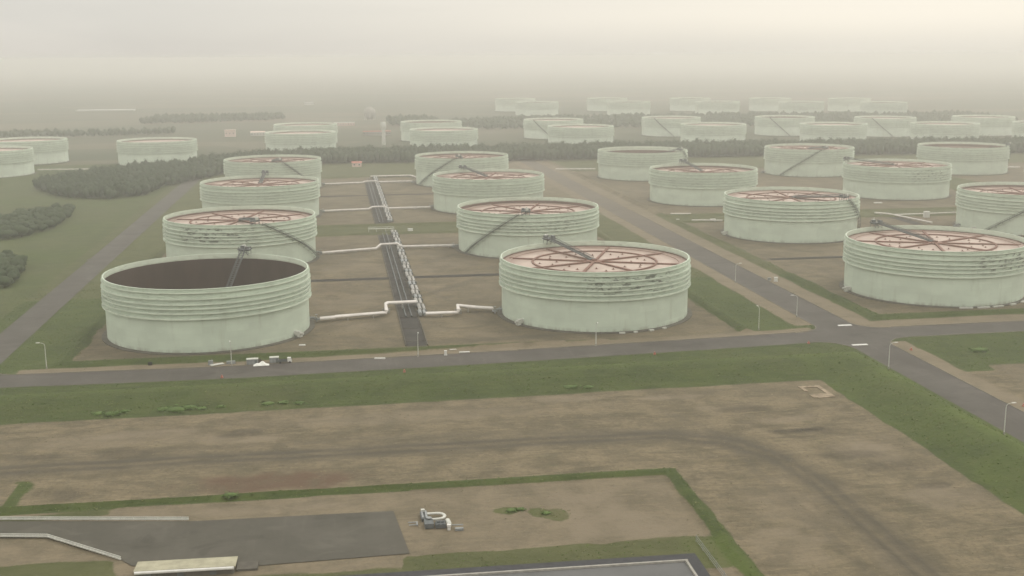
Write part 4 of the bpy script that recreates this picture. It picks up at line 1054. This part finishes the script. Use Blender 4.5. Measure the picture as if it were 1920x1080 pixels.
tree_objs = []
for k, (V_, F_) in enumerate(TREES):
    c = mesh_np('crown', V_, F_, M['leaf']); tree_objs.append(c.data); bpy.data.objects.remove(c)
tm = MB(); tm.tube([(0, 0, 0), (.1, 0, 2.5), (-.1, .1, 5)], [.35, .25, .15], 8); tm.tube([(0, 0, 2.4), (1.2, .4, 4.6)], [.16, .08], 6); tm.tube([(0, 0, 2.6), (-1.0, -.6, 4.8)], [.16, .08], 6)
tt = tm.build('trunk', M['bark']); trunk_me = tt.data; bpy.data.objects.remove(tt)
def tree(x, y, s, lab, gp):
    t = empty('tree', (x, y, 0), rs.uniform(0, 6.28)); t.scale = (s * rs.uniform(1.05, 1.3),) * 2 + (s * .8,); tag(t, lab, 'tree', gp)
    linkmesh('trunk', trunk_me, t); linkmesh('crown', random.choice(tree_objs), t)
def scatter(poly, spacing, s, lab, gp):
    xs = [p[0] for p in poly]; ys = [p[1] for p in poly]; y = min(ys)
    while y < max(ys):
        x = min(xs)
        while x < max(xs):
            px, py = x + rs.uniform(-.3, .3) * spacing, y + rs.uniform(-.3, .3) * spacing
            if in_poly(px, py, poly): tree(px, py, rs.uniform(*s), lab, gp)
            x += spacing
        y += spacing * .9
scatter([(-228, 752), (-198, 768), (-190, 800), (-188, 850), (-196, 905), (-226, 880), (-245, 800)], 6.6, (.5, .85), 'dark bushy tree in the clump on the grass at left edge', 'trees in the left edge clump')
scatter([(-192, 640), (-166, 585), (-163, 612), (-170, 650), (-188, 690)], 6.4, (.55, .85), 'dark bushy tree at left edge level with the open dark tank', 'trees lowest on the left edge')
0 and scatter([(-196, 705), (-178, 700), (-182, 745), (-205, 745)], 12, (.35, .5), 'low pale green bush between the two left edge clumps', 'low bushes on the left grass')
# weeds and bushes on the bank
def bush(x, y, z, s, lab, gp):
    V_, F_ = crown_arrays(rs.randint(1000), 1, 60, 1.6, 1.8, -.4)
    o = mesh_np('shrub', V_ * np.array([s * 1.35, s * 1.1, s * .55]), F_, M['weed']); o.location = (x, y, z); tag(o, lab, 'shrub', gp)
for (x, y, s) in ((-78, 371, 1.1), (-74, 370, 1.3), (-70, 372, 1.0), (-58, 372, 1.3), (-54, 371, 1.5), (-50, 372.5, 1.4), (-46, 371, 1.0), (-40, 372, .9), (-25, 372.5, 1.2), (-20, 373, 1.2), (-15, 372, .9), (76, 375, 1.3), (82, 374, 1.0), (130, 384, .9)):
    bush(x, y, .35, s, 'bright green shrub at the lower edge of the grass bank', 'shrubs along the foot of the grass bank')
for (x, y, s) in ((40, 270.5, .7), (42.5, 271, .6), (48.5, 267.5, .6)):
    bush(x, y, .1, s, 'green weed tuft on the pale earth right of the valve assembly', 'weed tufts on the pale earth')
bush(-30, 290.5, .9, .9, 'bright green tuft on the thin grass bund above the asphalt yard', None)
bush(240, 398, .2, 1.6, 'dark green bush on the grass right of the crossroads', None)

# tufts of grass on the bank and dry weeds in the field, too many to count
def zat(x, y):
    i = np.clip(np.searchsorted(us, x) - 1, 0, len(us) - 2); j = np.clip(np.searchsorted(vs_, y) - 1, 0, len(vs_) - 2)
    fx = (x - us[i]) / (us[i + 1] - us[i]); fy = (y - vs_[j]) / (vs_[j + 1] - vs_[j])
    z = (Z[j, i] * (1 - fx) + Z[j, i + 1] * fx) * (1 - fy) + (Z[j + 1, i] * (1 - fx) + Z[j + 1, i + 1] * fx) * fy
    return z, G_[j, i]
def tufts(name, n, cond, size, mat, clump, lab):
    c = np.stack([rs.uniform(-150, 300, n * 5), rs.uniform(215, 600, n * 5)], 1)
    c = c[np.argsort(rs.rand(len(c)))]
    k = max(1, n // clump); cen = c[:len(c)]
    p = np.repeat(cen, clump, 0)[:n * 8] + rs.randn(min(len(cen) * clump, n * 8), 2) * (3.0 if clump > 1 else 0)
    z, g = zat(p[:, 0], p[:, 1]); ok = cond(p[:, 0], p[:, 1], g); p = p[ok][:n]; z = z[ok][:n]; m = len(p)
    s = rs.uniform(*size, m); P3 = []
    for q in range(4):
        a = rs.uniform(0, 6.28, m); w = s * rs.uniform(.5, 1.0, m); hh = s * rs.uniform(.12, .38, m)
        ox = rs.randn(m) * s * .5; oy = rs.randn(m) * s * .5
        A = np.stack([p[:, 0] + ox - np.cos(a) * w, p[:, 1] + oy - np.sin(a) * w, z - .05], 1)
        B = np.stack([p[:, 0] + ox + np.cos(a) * w, p[:, 1] + oy + np.sin(a) * w, z - .05], 1)
        T = np.stack([p[:, 0] + ox + rs.randn(m) * s * .3, p[:, 1] + oy + rs.randn(m) * s * .3, z + hh], 1)
        P3.append(np.stack([A, B, T], 1).reshape(-1, 3))
    V_ = np.concatenate(P3); o = mesh_np(name, V_, np.arange(len(V_)).reshape(-1, 3), M[mat]); o['label'] = lab
    return tag(o, kind='stuff')
offroad = lambda x, y: (np.abs(y - road_v(x)) > HW + .8) & (np.abs(x - ROAD_B) > 9.2) & (np.abs(x - ROAD_C) > 8) & ~((x > -52) & (x < -18) & (y > 420) & (y < 431))
intank = lambda x, y: np.any([np.hypot(x - a, y - b) < 45 for a, b in ((-54.7, 487.1), (110.9, 492.8), (282, 512.3))], axis=0)
yardm = lambda x, y: ((x < 15) & (y > 244) & (y < 287)) | ((x > -10) & (x < 77) & (y < 237)) | ((np.abs(x - 20) < 9) & (np.abs(y - 266) < 9)) | ((x > 20) & (x < 38) & (y > 440))
tufts('grass_tufts', 11000, lambda x, y, g: (g > .7) & offroad(x, y) & ~intank(x, y) & ~yardm(x, y), (.2, .5), 'tuft', 3, 'green grass tufts growing over the banks and verges')
tufts('grass_tufts', 5000, lambda x, y, g: (g > .6) & offroad(x, y) & ~intank(x, y) & ~yardm(x, y), (.2, .5), 'drygrass', 5, 'dry straw coloured grass among the green on banks and verges')
tufts('dry_weeds', 5000, lambda x, y, g: (g < .4) & offroad(x, y) & ~intank(x, y) & ~yardm(x, y), (.12, .36), 'drysoil', 6, 'low dry weeds and clods scattered over the bare earth')
tufts('dry_weeds', 900, lambda x, y, g: (g < .4) & offroad(x, y) & ~intank(x, y) & ~yardm(x, y), (.12, .4), 'darkweed', 8, 'dark sparse weeds scattered over the bare earth')

# ------------------------------------------------------------------ camera
PHI = math.atan2(81, 539); TH = D(11.3156); RO = D(0.33677); HC = 111.65
cam = bpy.data.cameras.new('Camera'); co_ = bpy.data.objects.new('Camera', cam); COL.objects.link(co_)
fw = Vector((math.sin(PHI) * math.cos(TH), math.cos(PHI) * math.cos(TH), -math.sin(TH)))
rt = Vector((math.cos(PHI), -math.sin(PHI), 0)); up = rt.cross(fw)
c_, s_ = math.cos(RO), math.sin(RO)
xr = rt * c_ - up * s_; yr = rt * s_ + up * c_
Mx = Matrix((xr, yr, -fw)).transposed().to_4x4(); Mx.translation = Vector((0, 0, HC)); co_.matrix_world = Mx
cam.sensor_width = 36; cam.lens = 2173.9 / 1920 * 36; cam.clip_start = 1; cam.clip_end = 60000
S.camera = co_

# ------------------------------------------------------------------ light and sky
SUN_EL = D(55); SUN_AZ = D(60)     # direction to the sun, clockwise from +Y
sd = Vector((math.sin(SUN_AZ) * math.cos(SUN_EL), math.cos(SUN_AZ) * math.cos(SUN_EL), math.sin(SUN_EL)))
sl = bpy.data.lights.new('Sun', 'SUN'); sl.energy = 1.0; sl.angle = D(25); sl.color = (1, .96, .88)
so = bpy.data.objects.new('Sun', sl); COL.objects.link(so); so.rotation_euler = sd.to_track_quat('Z', 'Y').to_euler()
W = bpy.data.worlds.new('World'); S.world = W; W.use_nodes = True
nt = W.node_tree; h = NT(nt); bg = nt.nodes['Background']; bg.inputs['Strength'].default_value = .1
sky = h.n('ShaderNodeTexSky'); sky.sky_type = 'NISHITA'; sky.sun_disc = False; sky.sun_elevation = SUN_EL; sky.sun_rotation = SUN_AZ
gen = h.n('ShaderNodeTexCoord').outputs['Generated']; sp = h.n('ShaderNodeSeparateXYZ'); h.l(gen, sp.inputs[0])
el = sp.outputs[2]
az = h.math('SUBTRACT', sp.outputs[0], h.math('MULTIPLY', sp.outputs[1], .1503))    # 0 on the view axis, + to the right
n1 = h.noise(h.scalevec(gen, (3.0, 3.0, 22)), 1.0, 5, .55, .4)
side = h.mapr(az, -.45, .38)
low = h.mix(side, (6.75, 6.45, 5.9), (8.1, 7.7, 6.8))
mid_ = h.mix(side, (7.2, 6.95, 6.4), (10.2, 9.5, 8.2))
high = (15.4, 15.0, 14.1)
c = h.mix(h.mapr(el, -.002, .034), low, mid_)
c = h.mix(h.mapr(el, .05, .30), c, high)
c = h.mix(h.mapr(n1, .35, .68, 0, .16), c, (9.8, 9.2, 8.2))
c = h.mix(h.mapr(n1, .55, .3, 0, .04), c, (5.2, 5.2, 5.0))
c = h.mix(.92, sky.outputs[0], c)
h.l(c, bg.inputs['Color'])

# ------------------------------------------------------------------ haze
hz = MB(); x0, x1, y0, y1, z0, z1 = -17500, 17500, -3500, 17500, -1.4, 114.0
hz.add([(x0, y0, z0), (x1, y0, z0), (x1, y1, z0), (x0, y1, z0), (x0, y0, z1), (x1, y0, z1), (x1, y1, z1), (x0, y1, z1)],
       [(3, 2, 1, 0), (4, 5, 6, 7), (0, 1, 5, 4), (1, 2, 6, 5), (2, 3, 7, 6), (3, 0, 4, 7)])
hm = bpy.data.materials.new('haze_air'); hm.use_nodes = True; hn = hm.node_tree; hn.nodes.remove(hn.nodes['Principled BSDF'])
pv = hn.nodes.new('ShaderNodeVolumePrincipled'); pv.inputs['Color'].default_value = (1.0, .985, .95, 1); pv.inputs['Density'].default_value = .00038
pv.inputs['Anisotropy'].default_value = 0.78
hn.links.new(pv.outputs[0], hn.nodes['Material Output'].inputs['Volume'])
ho = hz.build('haze', hm); tag(ho, 'pale fog filling the air over the whole tank farm', 'haze', kind='stuff')

S.view_settings.view_transform = 'Standard'; S.view_settings.look = 'None'; S.view_settings.exposure = 0.0; S.view_settings.gamma = 1.0
S.view_settings.use_curve_mapping = False
S.render.engine = 'CYCLES'
S.cycles.use_denoising = True
S.cycles.max_bounces = 8; S.cycles.diffuse_bounces = 3; S.cycles.volume_bounces = 4; S.cycles.glossy_bounces = 2
S.cycles.transparent_max_bounces = 4
